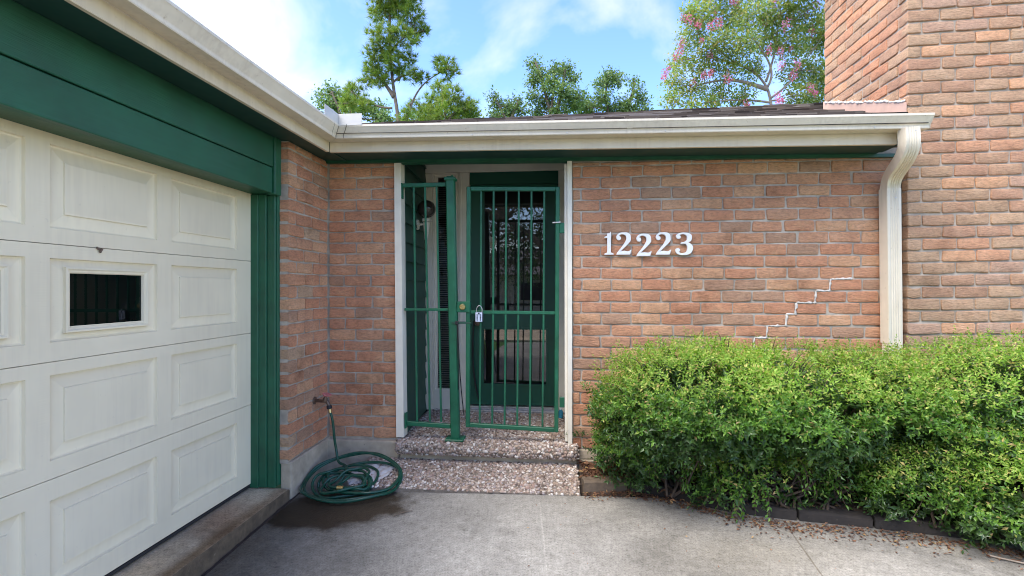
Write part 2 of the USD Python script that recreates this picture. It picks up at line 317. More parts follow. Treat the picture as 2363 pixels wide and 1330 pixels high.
def island(name, ramp, rough=.8, trans=0.0, spec=.3):
    nodes = {'g': ('geometry', {}), 'at': ('attribute', {'attribute': 'tone'}), 'r': ('rgb_ramp', {'ramp': ramp}), 'n': ('noise_texture', {'scale': 1.3, 'detail': 3.0}),
             'v': ('map_range', {'from_min': .3, 'from_max': .7, 'to_min': .78, 'to_max': 1.2}), 'h': ('hsv', {}),
             'p': ('principled_bsdf', {'roughness': rough, 'specular_ior_level': spec})}
    links = [('at.fac', 'r.fac'), ('g.position', 'n.vector'), ('n.fac', 'v.value'), ('v.result', 'h.value'), ('r.color', 'h.color'), ('h.color', 'p.base_color')]
    if not trans: return mat(name, nodes, links)
    nodes.update({'t': ('translucent_bsdf', {}), 'ts': ('hsv', {'saturation': 1.15, 'value': 1.5}), 'mx': ('mix_closure', {'fac': trans})})
    links += [('h.color', 'ts.color'), ('ts.color', 't.color'), ('p.BSDF', 'mx.closure1'), ('t.BSDF', 'mx.closure2')]
    return mat(name, nodes, links, 'mx.closure')
pebble_m = island('pebbles', [(0, (.13, .095, .08)), (.14, (.27, .19, .145)), (.3, (.42, .32, .24)), (.45, (.35, .30, .29)), (.6, (.52, .42, .34)), (.74, (.34, .225, .18)), (.88, (.60, .53, .46)), (1, (.74, .69, .63))], .6)
leaf_new_lit = island('leaf_new_lit', [(0, (.09, .19, .022)), (.3, (.17, .30, .04)), (.7, (.27, .40, .075)), (.9, (.42, .45, .12)), (1, (.50, .36, .15))], .42, .38)  # new growth colour, also painted on leaves of the sunlit top
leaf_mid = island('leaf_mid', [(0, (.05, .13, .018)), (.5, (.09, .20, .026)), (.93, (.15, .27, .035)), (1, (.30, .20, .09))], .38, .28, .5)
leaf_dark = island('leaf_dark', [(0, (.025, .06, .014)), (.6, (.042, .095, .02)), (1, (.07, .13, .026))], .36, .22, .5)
leaf_tree = island('leaf_tree', [(0, (.07, .13, .045)), (.5, (.14, .215, .07)), (1, (.25, .33, .11))], .45, .3)
leaf_olive = island('leaf_olive', [(0, (.10, .18, .045)), (.5, (.19, .27, .06)), (.85, (.29, .33, .085)), (1, (.38, .31, .10))], .5, .35)
needle_m = island('needles', [(0, (.09, .17, .035)), (.5, (.18, .28, .05)), (.85, (.30, .37, .07)), (1, (.36, .31, .10))], .5, .25)
flower_m = island('flowers', [(0, (.48, .10, .20)), (.5, (.60, .17, .28)), (1, (.70, .30, .38))], .7, .3)
dry_leaf = island('dry_leaves', [(0, (.09, .04, .022)), (.5, (.17, .08, .045)), (.85, (.26, .14, .08)), (1, (.40, .26, .10))], .8, .1)
shingle_tab = island('shingle_tab', [(0, (.022, .016, .013)), (.4, (.055, .042, .034)), (.8, (.095, .076, .062)), (1, (.17, .145, .12))], .95)
grass_m = island('lawn_look', [(0, (.05, .12, .015)), (1, (.08, .17, .025))], .9)
# ------------------------------------------------------------------ the setting: ground, driveway, slab, landing, bed
rng = np.random.default_rng(7)
def zd(x, y):
    x, y = np.asarray(x, float), np.asarray(y, float)
    return -.034 + .019 * np.clip(x, -1.8, 1.5) + .04 * (np.maximum(y, -7) - 3.17)
obj('ground', gridmesh(np.linspace(-260, 260, 27), np.linspace(-260, 260, 27), lambda X, Y: X * 0 - .56), grass_m, kind='structure')
dx = np.unique(np.r_[np.linspace(-1.728, 7, 40)]); dy = np.linspace(-7, 3.19, 60)
obj('driveway', cat(gridmesh(dx, dy, lambda X, Y: zd(X, Y)), hexa([(-1.728, -7, -.9), (7, -7, -.9), (7, 3.19, -.9), (-1.728, 3.19, -.9), (-1.728, -7, zd(-1.728, -7) - .003), (7, -7, zd(7, -7) - .003), (7, 3.19, zd(7, 3.19) - .003), (-1.728, 3.19, zd(-1.728, 3.19) - .003)])), drive_m, kind='structure')
obj('street', bx(-60, 60, -15.5, -8, -.8, -.50), slab_m, kind='structure')
# garage floor slab with a worn, broken lip
sx = np.r_[-7.6, -2.6, np.linspace(-2.15, -1.765, 9)]; sy = np.linspace(-2.4, 3.06, 130)
def slabz(X, Y): return np.where(X > -2.2, .0 - .012 * np.clip((X + 2.0) / .23, 0, 1) + .006 * (meshkit.fbm(np.stack([X * 9, Y * 9, X * 0], -1), 3) - .5), .004)
lipn = (meshkit.fbm(np.stack([sy * 14, sy * 0, sy * 0], -1), 4, 3) - .5)
top = gridmesh(sx, sy, slabz)
V = np.stack([np.stack([np.full_like(sy, -1.765), sy, slabz(np.full_like(sy, -1.765), sy)], -1),
              np.stack([-1.757 + .010 * lipn, sy, np.full_like(sy, -.02) + .01 * lipn], -1), np.stack([-1.760 + .02 * lipn, sy, np.full_like(sy, -.055)], -1),
              np.stack([-1.75 + .012 * lipn, sy, np.full_like(sy, -.5)], -1)], 0)
lip = grid_strip(V, False, False)
obj('garage_slab', top, slab_m, smooth=40, kind='structure')
obj('kerb', (lip[0], lip[1][:, ::-1]), lip_m, smooth=40, kind='structure')

ty = np.linspace(-2.4, 3.19, 240); tn = meshkit.fbm(np.stack([ty * 17, ty * 0, ty * 0], -1), 4, 6) - .5
obj('soil_strip', tube(np.c_[-1.744 + .012 * tn, ty, zd(-1.75, ty) - .022 + .022 * tn], .018 + .012 * np.abs(tn), 7), soil, smooth=True, kind='structure')

# exposed-aggregate landing and porch step
PB = trimesh.creation.icosphere(subdivisions=1, radius=1.0); PBv, PBf = np.asarray(PB.vertices), np.asarray(PB.faces)
ICO = trimesh.creation.icosahedron(); ICv, ICf = unit(np.asarray(ICO.vertices)), np.asarray(ICO.faces)
def pebbles(P, N, lo, hi, seed):
    r = np.random.default_rng(seed); n = len(P); s = r.uniform(lo, hi, (n, 1, 1)) * np.stack([r.uniform(.8, 1.35, n), r.uniform(.7, 1.1, n), r.uniform(.55, .8, n)], 1)[:, None]
    T = unit(np.cross(N, r.normal(size=(n, 3)))); B = np.cross(N, T)
    v = ICv[None] * s * (1 + .18 * r.normal(size=(n, 12, 1)))
    w = P[:, None] + v[..., :1] * T[:, None] + v[..., 1:2] * B[:, None] + v[..., 2:] * N[:, None]
    return w.reshape(-1, 3), (ICf[None] + 12 * np.arange(n)[:, None, None]).reshape(-1, 3)
PADX0, PADX1, PY0, PY1 = -1.42, .125, 3.193, 3.575
padz = lambda y: -.03 + (y - PY0) / (PY1 - PY0) * .068
pad = obj('path', hexa([(PADX0, PY0, -.5), (PADX1, PY0, -.5), (PADX1 - .015, PY1, -.5), (PADX0, PY1, -.5), (PADX0, PY0, padz(PY0)), (PADX1, PY0, padz(PY0)), (PADX1 - .015, PY1, padz(PY1)), (PADX0, PY1, padz(PY1))]), aggregate_m, kind='structure')
def jitter_grid(x0, x1, y0, y1, s, r):
    X, Y = np.meshgrid(np.arange(x0, x1, s), np.arange(y0, y1, s)); X = X + (np.arange(X.shape[0])[:, None] % 2) * s / 2
    return np.stack([X.ravel(), Y.ravel()], 1) + r.uniform(-.36, .36, (X.size, 2)) * s
q = jitter_grid(PADX0 + .008, PADX1 - .012, PY0 + .006, PY1, .0165, rng)
P = np.c_[q, padz(q[:, 1]) + rng.uniform(-.003, .003, len(q))]
obj('pebble', pebbles(P, np.tile([0, -.17, .98], (len(P), 1)), .0066, .0135, 1), pebble_m, pad, smooth=True, kind='stuff', tone=12)

step = thing('porch_step', 'pebbled porch step with rounded front edge beneath the green gate', 'step', (-.56, 3.6, 0))
prof = [(4.5, .176), (3.62, .170), (3.57, .168)] + [(3.57 - .052 * math.sin(a), .116 + .052 * math.cos(a)) for a in np.linspace(.3, 1.9, 8)] + [(3.53, .082), (3.60, .078)]
prof = np.array(prof); slen = np.r_[0, np.cumsum(np.linalg.norm(np.diff(prof, axis=0), axis=1))]
def on_prof(s): return np.stack([np.interp(s, slen, prof[:, 0]), np.interp(s, slen, prof[:, 1])], -1)
xs = np.r_[-1.215, np.linspace(-1.2, .11, 60), .122]
ss = np.r_[0, np.linspace(.85, slen[-1], 26)]
XX, SS = np.meshgrid(xs, ss); yz = on_prof(SS); ends = np.clip(np.minimum(XX + 1.225, .132 - XX) / .05, 0.0, 1) ** .5
yy = yz[..., 0] + np.where(yz[..., 0] < 3.6, (1 - ends) * .05, 0) + .010 * (meshkit.noise(np.stack([XX * 11, XX * 0, XX * 0], -1), 5) - .5) * (yz[..., 0] < 3.6)
wide = np.where(yz[..., 0] < 3.612, 1.0, (1.20 + .03) / 1.33)
obj('step_slab', grid_strip(np.stack([np.where(yz[..., 0] < 3.612, XX, np.clip(XX, -1.262, .05)), yy, yz[..., 1]], -1)[:, ::-1], False, False), aggregate_m, step, smooth=True)
obj('riser', bx(-1.19, .115, 3.568, 3.62, -.3, .081, .006), foundation_m, step)
r = np.random.default_rng(11)
sxy = jitter_grid(-1.21, .118, 0.0, slen[-1] - .05, .0168, r); pz = on_prof(sxy[:, 1]); nz = on_prof(sxy[:, 1] + .004) - on_prof(sxy[:, 1] - .004)
N = unit(np.stack([np.zeros(len(nz)), nz[:, 1], -nz[:, 0]], 1)); keep = (pz[:, 0] < 3.61) | ((sxy[:, 0] > -1.2) & (sxy[:, 0] < .03))
e2 = np.clip(np.minimum(sxy[:, 0] + 1.225, .132 - sxy[:, 0]) / .05, 0, 1) ** .5
P = np.stack([sxy[:, 0], pz[:, 0] + np.where(pz[:, 0] < 3.6, (1 - e2) * .05 + .010 * (meshkit.noise(np.stack([sxy[:, 0] * 11, sxy[:, 0] * 0, sxy[:, 0] * 0], -1), 5) - .5), 0), pz[:, 1]], 1)[keep]
obj('pebble', pebbles(P + r.uniform(-.002, .003, P.shape), N[keep], .0068, .0140, 2), pebble_m, step, smooth=True, kind='stuff', tone=12)

# planting bed
def bedz(X, Y): return .035 + .03 * (Y - 3.2) + .03 * (meshkit.fbm(np.stack([X * 6, Y * 6, X * 0], -1), 4) - .5)
bed_edge = lambda x: np.interp(x, [.14, .44, .72, 1.0, 1.35, 1.72, 2.1, 3.2, 6.5], [3.25, 3.285, 3.18, 3.04, 2.96, 2.91, 2.84, 2.6, 2.3])
BXx, BV = np.meshgrid(np.linspace(.13, 6.5, 130), np.linspace(0, 1, 26)); BYy = bed_edge(BXx) * (1 - BV) + 3.62 * BV
obj('garden_bed', grid_strip(np.stack([BXx, BYy, np.where(BV < .02, -.2, bedz(BXx, BYy) - .02 * (BV < .1))], -1), False, False), soil, smooth=60, kind='structure')

# ------------------------------------------------------------------ brickwork
REV = np.array([[0, 0, 1.]])
def brick_mesh(O, U, N, u0, u1, z0, z1, depth, r, proud=0.0, tilt=0.0):
    j = lambda s: r.uniform(-s, s)
    w, h = u1 - u0, z1 - z0; c = min(.007, h * .12)
    e = .0030
    out = [(u0 + c, z0), (u0 + w * .5 + j(.03), z0 - .5 * e + j(e)), (u1 - c, z0), (u1, z0 + c), (u1, z1 - c), (u1 - c, z1), (u0 + w * .5 + j(.03), z1 + j(e)), (u0 + c, z1), (u0, z1 - c), (u0, z0 + c)]
    out = np.array(out) + r.uniform(-e, e, (10, 2))
    if r.random() < .22:
        k = (1, 4, 6, 9)[r.integers(4)]; out[[k - 1, k]] += (out.mean(0) - out[[k - 1, k]]) * [.05, .16] * r.uniform(.4, 1.2)
    cen = out.mean(0); ins = cen + (out - cen) * np.array([1 - .009 / w, 1 - .009 / h])
    n0 = proud + r.uniform(-.0012, .0012, 10) ; t = (ins[:, 0] - cen[0]) / w * j(.004) + (ins[:, 1] - cen[1]) / h * j(.005)
    pts = [np.c_[ins, n0 + t], np.c_[out, n0 + t - r.uniform(.0035, .006, 10)], np.c_[out, np.full(10, -depth)], np.array([[*cen, proud + j(.001)]])]
    q = np.vstack(pts)
    z = q[:, 1] + tilt * q[:, 0]
    v = np.array(O) + q[:, :1] * np.array(U) + q[:, 2:] * np.array(N) + z[:, None] * np.array([0, 0, 1.])
    a = np.arange(10); b = (a + 1) % 10; f = [np.c_[np.full(10, 30), a, b]]
    for k in (0, 10): f += [np.c_[a + k, a + k + 10, b + k], np.c_[b + k, a + k + 10, b + k + 10]]
    f = np.vstack(f)
    if np.dot(np.cross(U, [0, 0, 1.]), N) < 0: f = f[:, ::-1]
    return v, f
def rows(z0, n, c): return [(z0 + i * c, z0 + (i + 1) * c) for i in range(n)]
def run(u0, u1, pitch, first, r, jt=.011, minlen=.035):
    """bricks of one course: first is the length of the first piece"""
    x, out, L = u0, [], first
    while x < u1 - 1e-6:
        e = min(x + L, u1)
        if u1 - e < minlen: e = u1
        if e - x - jt > .012: out.append((x + jt / 2, e - jt / 2))
        x = e; L = pitch + r.uniform(-.006, .006)
    return out
FWD = np.array([-sf, cf, 0])
def in_view(p, m=.04):
    q = np.asarray(p) - [0, 0, 1.30]; w = q @ FWD
    if w < .1: return False
    x, y = (q @ [cf, sf, 0]) / w * 1140 / 1181.5, q[2] / w * 1140 / 665
    return abs(x) < 1 + m and abs(y) < 1 + m
def lay(th, O, U, N, courses, mats, r, depth=.05, jt=.011, tilt=0.0, hide=None, dark=0.0):
    rest = []
    for (z0, z1), pieces in courses:
        for a, b in pieces:
            if z1 - z0 < .02: continue
            m = brick_mesh(O, U, N, a, b, z0 + jt / 2, z1 - jt / 2, depth, r, r.uniform(-.002, .002), tilt)
            c = m[0][30]
            if in_view(c) and not (hide and hide(c)): obj('brick', m, mats[r.integers(len(mats))], th, smooth=48)
            else: rest.append(m)
    return rest
def mortar_sheet(O, U, N, u0, u1, z0, z1, tilt=0.0, seed=0, n=-.0075, step=.016):
    us, zs = np.linspace(u0, u1, max(3, int((u1 - u0) / step))), np.linspace(z0, z1, max(3, int((z1 - z0) / step)))
    A, B = np.meshgrid(us, zs); d = n + .0052 * (meshkit.fbm(np.stack([A * 40, B * 40, A * 0 + seed], -1), 3) - .5)
    V = np.array(O) + A[..., None] * np.array(U) + d[..., None] * np.array(N) + (B + tilt * A)[..., None] * np.array([0, 0, 1.])
    v, f = grid_strip(V, False, False)
    return (v, f if np.dot(np.cross(U, [0, 0, 1.]), N) > 0 else f[:, ::-1])
YW = 3.61; CO = .0819; PI_ = .2125
X, Yn, Xp, Xn = (1., 0, 0), (0, -1., 0), (1., 0, 0), (-1., 0, 0)
# long wall right of the porch
WL, WR = .083, 2.312
wall = thing('brick_wall', 'long red brick wall carrying the house number, right of the porch', 'wall', (1.2, YW, .135))
rb = np.random.default_rng(21)
long_rows = []
for i, (a, b) in enumerate(rows(.135, 26, CO)):
    b = min(b, 2.222 - .0105 * 1.0)
    long_rows.append(((a, b), run(WL, WR, PI_, (.064 if i % 2 == 0 else .205) + rb.uniform(-.006, .006), rb)))
lay(wall, (0, YW, 0), X, Yn, long_rows, RED + TAN[2:3], rb)
obj('mortar', mortar_sheet((0, YW, 0), X, Yn, WL, WR, .135, 2.26, 0, 1), mortar, wall, smooth=True)
obj('foundation', cat(bx(.09, 2.33, YW - .012, 3.75, -.5, .060, .006), bx(.10, 2.33, YW - .006, 3.75, .062, .131, .006)), foundation_m, wall)
# the stair-step crack filled with pale caulk, along real joints
joints = [[p[1] + .0055 for p in pc[:-1]] for _, pc in long_rows]
path, xj = [], 1.90
for i in range(14, 8, -1):
    js = [x for x in joints[i] if x < xj + .03]; x = max(js); z0, z1 = long_rows[i][0]
    if i == 14: path.append((x + .14, z1))
    path += [(x + .004, z1 - .001), (x - .004, z0)]; xj = x
path.append((xj - .02, long_rows[9][0][0] - .04))
segs = []
for (xa, za), (xb_, zb_) in zip(path[:-1], path[1:]):
    n = max(3, int(math.hypot(xb_ - xa, zb_ - za) / .012)); t = np.linspace(0, 1, n)
    P = np.c_[xa + (xb_ - xa) * t, np.full(n, YW + .003) , za + (zb_ - za) * t] + rb.uniform(-.0028, .0028, (n, 3))
    segs.append(tube(P, np.clip(.0066 + rb.normal(0, .0030, n), .0022, .014), 6))
obj('crack_filler', cat(*segs), caulk, wall, smooth=True, label='pale caulk filling a stair-step crack')

# short wall: the pier left of the porch and its return to the garage
PX0, PX1, YF = -1.765, -1.222, 3.062
pier = thing('brick_wall', 'short L-shaped brick wall between garage jamb and porch opening', 'wall', (-1.5, YW, .165))
rp = np.random.default_rng(5); fr, rt = [], []
ZB = .168
for i, (a, b) in enumerate(rows(ZB, 26, CO)):
    b = min(b, 2.262)
    fr.append(((a, b), run(PX0 + .004, PX1, PI_, (.128 if i % 2 == 0 else .215) + rp.uniform(-.008, .008), rp)))
    rt.append(((a, b), run(YF, YW - .002, PI_, (.205 if i % 2 == 0 else .105) + rp.uniform(-.008, .008), rp)))
lay(pier, (0, YW, 0), X, Yn, fr, RED + TAN[2:3], rp)
lay(pier, (PX0, 0, 0), (0, 1., 0), Xp, rt, RED + TAN[2:4], rp, depth=.064)
obj('mortar', cat(mortar_sheet((0, YW, 0), X, Yn, PX0, PX1, ZB - .001, 2.29, 0, 2), mortar_sheet((PX0, 0, 0), (0, 1., 0), Xp, YF + .008, YW + .01, ZB - .001, 2.29, 0, 3),
    bx(-1.834, PX0 - .010, YF + .008, YF + .05, ZB - .02, 2.29), bx(PX0 - .06, PX0 - .011, YF + .05, YW + .08, ZB - .02, 2.29), bx(PX0 - .06, PX1, YW + .011, YW + .08, ZB - .02, 2.29)), mortar, pier, smooth=30)
obj('foundation', cat(bx(-1.83, PX0 + .012, YF + .012, YW + .02, -.5, ZB - .008, .008), bx(PX0 + .001, -1.20, YW - .022, 3.75, -.5, ZB - .015, .008)), foundation_m, pier)

# chimney
CX, CY, CD = 2.312, 3.552, 4.61
chim = thing('chimney', 'broad tan brick chimney rising past the gutter end at right', 'chimney', (3.2, 3.9, 0))
rc = np.random.default_rng(9); cf_, cs_ = [], []
CC, TL = .0805, .0135
for i, (a, b) in enumerate(rows(-.06, 54, CC)):
    fpat = run(CX, 4.3, PI_ - .004, (.208 if i % 2 else .088) + rc.uniform(-.008, .008), rc)
    # some courses carry a three-quarter brick
    if i % 2: fpat = [p for p in fpat if 1] 
    cf_.append(((a, b), [(p0 - .004 if k == 0 else p0, p1) for k, (p0, p1) in enumerate(fpat)]))
    cs_.append(((a, b), run(CY + .012, CD, PI_ - .004, (.088 if i % 2 else .2) + rc.uniform(-.008, .008), rc)))
shift = lambda cs, d: [((a, b), [(x - d, y - d) for x, y in pc]) for (a, b), pc in cs]
LEAN = -.006
rest = lay(chim, (CX, CY, 0), X, Yn, shift(cf_, CX), TAN[:5] + TAN[:6] + RED[5:6] + RED[7:8] + TAN[6:], rc, depth=.06, tilt=TL)
rest += lay(chim, (CX, 0, 0), (0, 1., 0), Xn, [((a, b), pc) for (a, b), pc in cs_ if b > 2.2], TAN[:3] + RED[3:6] + TAN[5:6], rc, depth=.05)
obj('bricks', cat(*rest), TAN[0], chim, smooth=48, kind='stuff')
obj('mortar', cat(mortar_sheet((CX, CY, 0), X, Yn, .006, 2.0, -.1, 4.3, TL, 4, -.011), mortar_sheet((CX, 0, 0), (0, 1., 0), Xn, CY + .008, CD, -.1, 4.3, 0, 5, -.009),
    bx(CX + .02, 4.3, CY + .03, CD, -.3, 4.28)), mortar, chim, smooth=30)
rz = lambda y: 2.345 + .364 * (y - 3.2)
obj('flashing', hexa([(CX - .007, 3.56, rz(3.56) - .03), (CX - .001, 3.56, rz(3.56) - .03), (CX - .001, CD, rz(CD) - .03), (CX - .007, CD, rz(CD) - .03), (CX - .007, 3.56, rz(3.56) + .072), (CX - .001, 3.56, rz(3.56) + .072), (CX - .001, CD, rz(CD) + .085), (CX - .007, CD, rz(CD) + .085)]), flash_m, chim, label='pinkish flashing at the roof line')
for k in range(6):
    y0 = 3.57 + k * .17; yy_ = np.linspace(y0, y0 + .155, 9)
    obj('mortar_patch', tube(np.c_[np.full(9, CX - .007) + rc.uniform(-.003, .003, 9), yy_, rz(yy_) + .077 + rc.uniform(-.007, .007, 9)], rc.uniform(.004, .012, 9), 6), caulk, chim, smooth=True)

# ------------------------------------------------------------------ garage
def eave(x): return -.0135 * (x + 1.6)          # the eave falls gently towards the downspout
garage = thing('garage', 'dark green garage front with boarded header and deep boxed eave', 'garage', (-1.83, .3, 0))
obj('header_board', bx(-1.87, -1.826, -2.4, 2.978, 1.905, 2.066, .004), green_wood, garage)
obj('header_board', bx(-1.87, -1.820, -2.4, 2.978, 2.071, 2.262, .004), green_wood, garage)
obj('corner_board', bx(-1.87, -1.810, 2.982, 3.052, 1.898, 2.262, .004), green_trim, garage)
obj('head_jamb', bx(-2.03, -1.872, -2.4, 3.02, 1.91, 2.0, .003), green_trim, garage)
obj('door_jamb', bx(-2.04, -1.9505, 3.020, 3.10, .004, 1.908, .004), green_trim, garage)
obj('door_jamb', bx(-1.950, -1.9005, 3.028, 3.10, .006, 1.908, .003), green_trim, garage)
obj('door_casing', bx(-1.900, -1.8435, 3.038, 3.11, .002, 1.903, .005), green_trim, garage)
obj('door_casing', bx(-1.843, -1.832, 3.050, 3.11, .012, 1.903, .003), green_trim, garage)
obj('soffit', hexa([(-1.83, -2.6, 2.262), (-1.612, -2.6, 2.256), (-1.612, 3.308, 2.256), (-1.83, 3.6, 2.262), (-1.83, -2.6, 2.285), (-1.612, -2.6, 2.28), (-1.612, 3.308, 2.28), (-1.83, 3.6, 2.285)]), green_soffit, garage)
obj('fascia', bx(-1.628, -1.604, -2.6, 3.298, 2.246, 2.40, .003), fasciam, garage)
obj('wall', cat(bx(-2.05, -1.836, 3.056, 3.113, 1.904, 2.29), bx(-7.6, -7.4, -2.4, 3.1, -.5, 2.3), bx(-7.4, -2.0, -2.55, -2.41, -.5, 2.3), bx(-7.4, -2.05, 3.115, 3.25, -.5, 2.3), bx(-1.99, -1.82, -2.62, -2.41, -.5, 2.26)), green_siding, garage)
gz = lambda x: 2.385 + .30 * (-1.56 - x)
obj('roof', hexa([(-1.56, -2.7, gz(-1.56)), (-1.56, 7.5, gz(-1.56)), (-4.8, 7.5, gz(-4.8)), (-4.8, -2.7, gz(-4.8)), (-1.56, -2.7, gz(-1.56) + .02), (-1.56, 7.5, gz(-1.56) + .02), (-4.8, 7.5, gz(-4.8) + .02), (-4.8, -2.7, gz(-4.8) + .02)]), shingle_m, garage)
obj('roof', hexa([(-4.8, -2.7, gz(-4.8)), (-4.8, 7.5, gz(-4.8)), (-8, 7.5, gz(-1.56)), (-8, -2.7, gz(-1.56)), (-4.8, -2.7, gz(-4.8) + .02), (-4.8, 7.5, gz(-4.8) + .02), (-8, 7.5, gz(-1.56) + .02), (-8, -2.7, gz(-1.56) + .02)]), shingle_m, garage)

gd = thing('garage_door', 'cream raised-panel sectional garage door with small dark windows', 'garage door', (-2.0, .58, .03))
ZS = [.032, .545, 1.008, 1.474, 1.945]; ZP = [(.125, .462), (.618, .955), (1.085, 1.418), (1.538, 1.868)]
YD1 = 3.034; COLS = [(2.365 - .6095 * k, 2.885 - .6095 * k) for k in range(8)]
def ring(y0, y1, z0, z1, steps, field):
    """nested rectangles (inset, depth) on the plane x = -2.0 - depth"""
    V = np.array([[(-2.0 - d, y0 + i, z0 + i), (-2.0 - d, y1 - i, z0 + i), (-2.0 - d, y1 - i, z1 - i), (-2.0 - d, y0 + i, z1 - i)] for i, d in steps])
    v, f = grid_strip(V, True, False)
    if field:
        k = len(v) - 4; f = np.vstack([f, [[k, k + 1, k + 2], [k, k + 2, k + 3]]])
    return v, f
for s in range(4):
    z0, z1 = ZS[s] + .0014, ZS[s + 1] - .0014
    poly = sbox(-1.93, z0, YD1, z1).difference(unary_union([sbox(a, p0, b, p1) for a, b in COLS for p0, p1 in [ZP[s]]]))
    sec = obj('door_section', extr(poly, (-2.0 - .035, 0, 0), (0, 1., 0), (0, 0, 1.), .035), beige, gd)
    for k, (a, b) in enumerate(COLS):
        p0, p1 = ZP[s]
        if s == 2 and k % 2 == 1 or s == 2 and k == 2:
            obj('raised_panel', ring(a, b, p0, p1, [(0, 0), (.003, .013), (.009, .015), (.055, .0065), (.058, .006)], False), beige, sec)
            obj('window_frame', ring(a + .058, b - .058, p0 + .032, p1 - .032, [(0, .006), (.001, -.006), (.008, -.008), (.014, -.001), (.022, .001), (.024, .012)], False), beige, sec)
            obj('window_pane', (np.array([(-2.012, a + .08, p0 + .05), (-2.012, b - .08, p0 + .05), (-2.012, b - .08, p1 - .05), (-2.012, a + .08, p1 - .05)]), np.array([[0, 1, 2, 3]])), dim_pane, sec)
            obj('raised_panel', ring(a + .055, b - .055, p0 + .03, p1 - .03, [(0, .006), (.003, .006)], False), beige, sec)
        else:
            obj('raised_panel', ring(a, b, p0, p1, [(0, 0), (.003, .013), (.009, .015), (.058, .0065), (.0595, .0005), (.066, -.0010)], True), beige, sec)
obj('bottom_seal', bx(-2.03, -2.004, -1.93, YD1, .006, .031, .006), black_rubber, gd)
nest = obj('insect_nest', cat(*[(ICv * s + np.array(c), ICf) for c, s in (((-1.995, 1.957, 1.470), .007), ((-1.994, 1.968, 1.467), .0075), ((-1.994, 1.964, 1.458), .0065), ((-1.994, 1.949, 1.474), .005))]), nest_m, smooth=True)
tag(stage.GetPrimAtPath(nest), 'tiny brown mud insect nest stuck on garage door seam', 'nest')
obj('car_port_darkness', bx(-2.7, -2.66, -2.3, 3.0, .1, 2.2), painted_dark_room, garage) if False else None

# ------------------------------------------------------------------ house: eave, roof, porch shell
house = thing('house', 'single-storey house with low shingle roof, cream fascia and green frieze board', 'house', (0, 4.5, 0))
def slope_box(xa, xb_, y0, y1, z0, z1, b=0):
    return hexa([(xa, y0, z0 + eave(xa)), (xb_, y0, z0 + eave(xb_)), (xb_, y1, z0 + eave(xb_)), (xa, y1, z0 + eave(xa)), (xa, y0, z1 + eave(xa)), (xb_, y0, z1 + eave(xb_)), (xb_, y1, z1 + eave(xb_)), (xa, y1, z1 + eave(xa))])
obj('fascia', slope_box(-1.602, 2.085, 3.300, 3.324, 2.246, 2.40), fasciam, house)
obj('soffit', slope_box(-1.60, 2.128, 3.326, 3.612, 2.262, 2.28), green_soffit, house)
obj('soffit', hexa([(-1.612, 3.312, 2.258), (-1.602, 3.612, 2.258), (-1.83, 3.612, 2.264), (-1.826, 3.604, 2.264), (-1.612, 3.312, 2.281), (-1.602, 3.612, 2.281), (-1.83, 3.612, 2.287), (-1.826, 3.604, 2.287)]), green_soffit, house)
obj('frieze_board', slope_box(-1.764, 2.30, 3.575, 3.604, 2.239, 2.2615), green_trim, house)
obj('soffit', slope_box(2.13, 2.15, 3.326, 3.55, 2.262, 2.40), green_soffit, house)
obj('frieze_board', slope_box(-1.21, .08, 3.606, 3.64, 2.236, 2.50), green_trim, house)
# roof: shingle courses between the eave and the ridge
def roofpt(x, t): # t 0 at the eave .. 1 at the ridge
    return np.array([x, 3.20 + 2.3 * t, 2.372 + eave(x) * (1 - t) + (.835 + .012 * (x - .3)) * t])
TQ = np.array([[0, 3, 2, 1], [4, 5, 6, 7], [0, 1, 5, 4], [1, 2, 6, 5], [2, 3, 7, 6], [3, 0, 4, 7]])
def deckbox(c4): return np.array([p + [0, 0, d] for d in (-.03, 0) for p in c4]), TQ
tc = (CD - 3.2) / 2.3
obj('roof', cat(deckbox([roofpt(-1.62, 0), roofpt(2.20, 0), roofpt(2.20, 1), roofpt(-2.2, 1)]), deckbox([roofpt(2.202, .16), roofpt(CX - .008, .16), roofpt(CX - .008, 1), roofpt(2.202, 1)]), deckbox([roofpt(CX - .006, tc), roofpt(6.2, tc), roofpt(6.2, 1), roofpt(CX - .006, 1)]),
    hexa([roofpt(-2.2, 1) - [0, 0, .03], roofpt(6.2, 1) - [0, 0, .03], (6.2, 9.6, 2.3), (-2.2, 9.6, 2.3), roofpt(-2.2, 1), roofpt(6.2, 1), (6.2, 9.6, 2.33), (-2.2, 9.6, 2.33)])), shingle_m, house)
rr = np.random.default_rng(4); sh = []
for c in range(17):
    t0, t1 = c / 17, (c + 1.25) / 17; x = -1.55 - .6 * t0 + rr.uniform(0, .2)
    while x < (2.19 if t0 < .16 else 2.75):
        w = rr.uniform(.10, .30); h = rr.uniform(.006, .024)
        a, b, c2, d = roofpt(x, t0), roofpt(x + w - .006, t0), roofpt(x + w - .006, min(t1, 1)), roofpt(x, min(t1, 1))
        if not (x + w > CX - .02 and t0 * 2.3 + 3.2 < CD and t0 * 2.3 + 3.2 > 3.3):
            up = np.array([0, 0, 1.])
            sh.append(hexa([a + up * .002, b + up * .002, c2 + up * .002, d + up * .002, a + up * (.005 + h), b + up * (.005 + h + rr.uniform(-.002, .002)), c2 + up * .006, d + up * .006]))
        x += w
obj('shingles', cat(*sh), shingle_tab, house, kind='stuff', tone=8)
obj('porch_wall', bx(-1.40, .34, 4.56, 4.70, -.3, 2.62), painted_dark_room, house)  # near-black panel, darkness of the room behind put into its colour
obj('porch_wall', bx(.052, .075, 3.66, 4.56, .15, 2.47, .003), trimw, house)
obj('porch_ceiling', bx(-1.40, .30, 3.645, 4.56, 2.464, 2.50), green_soffit, house)
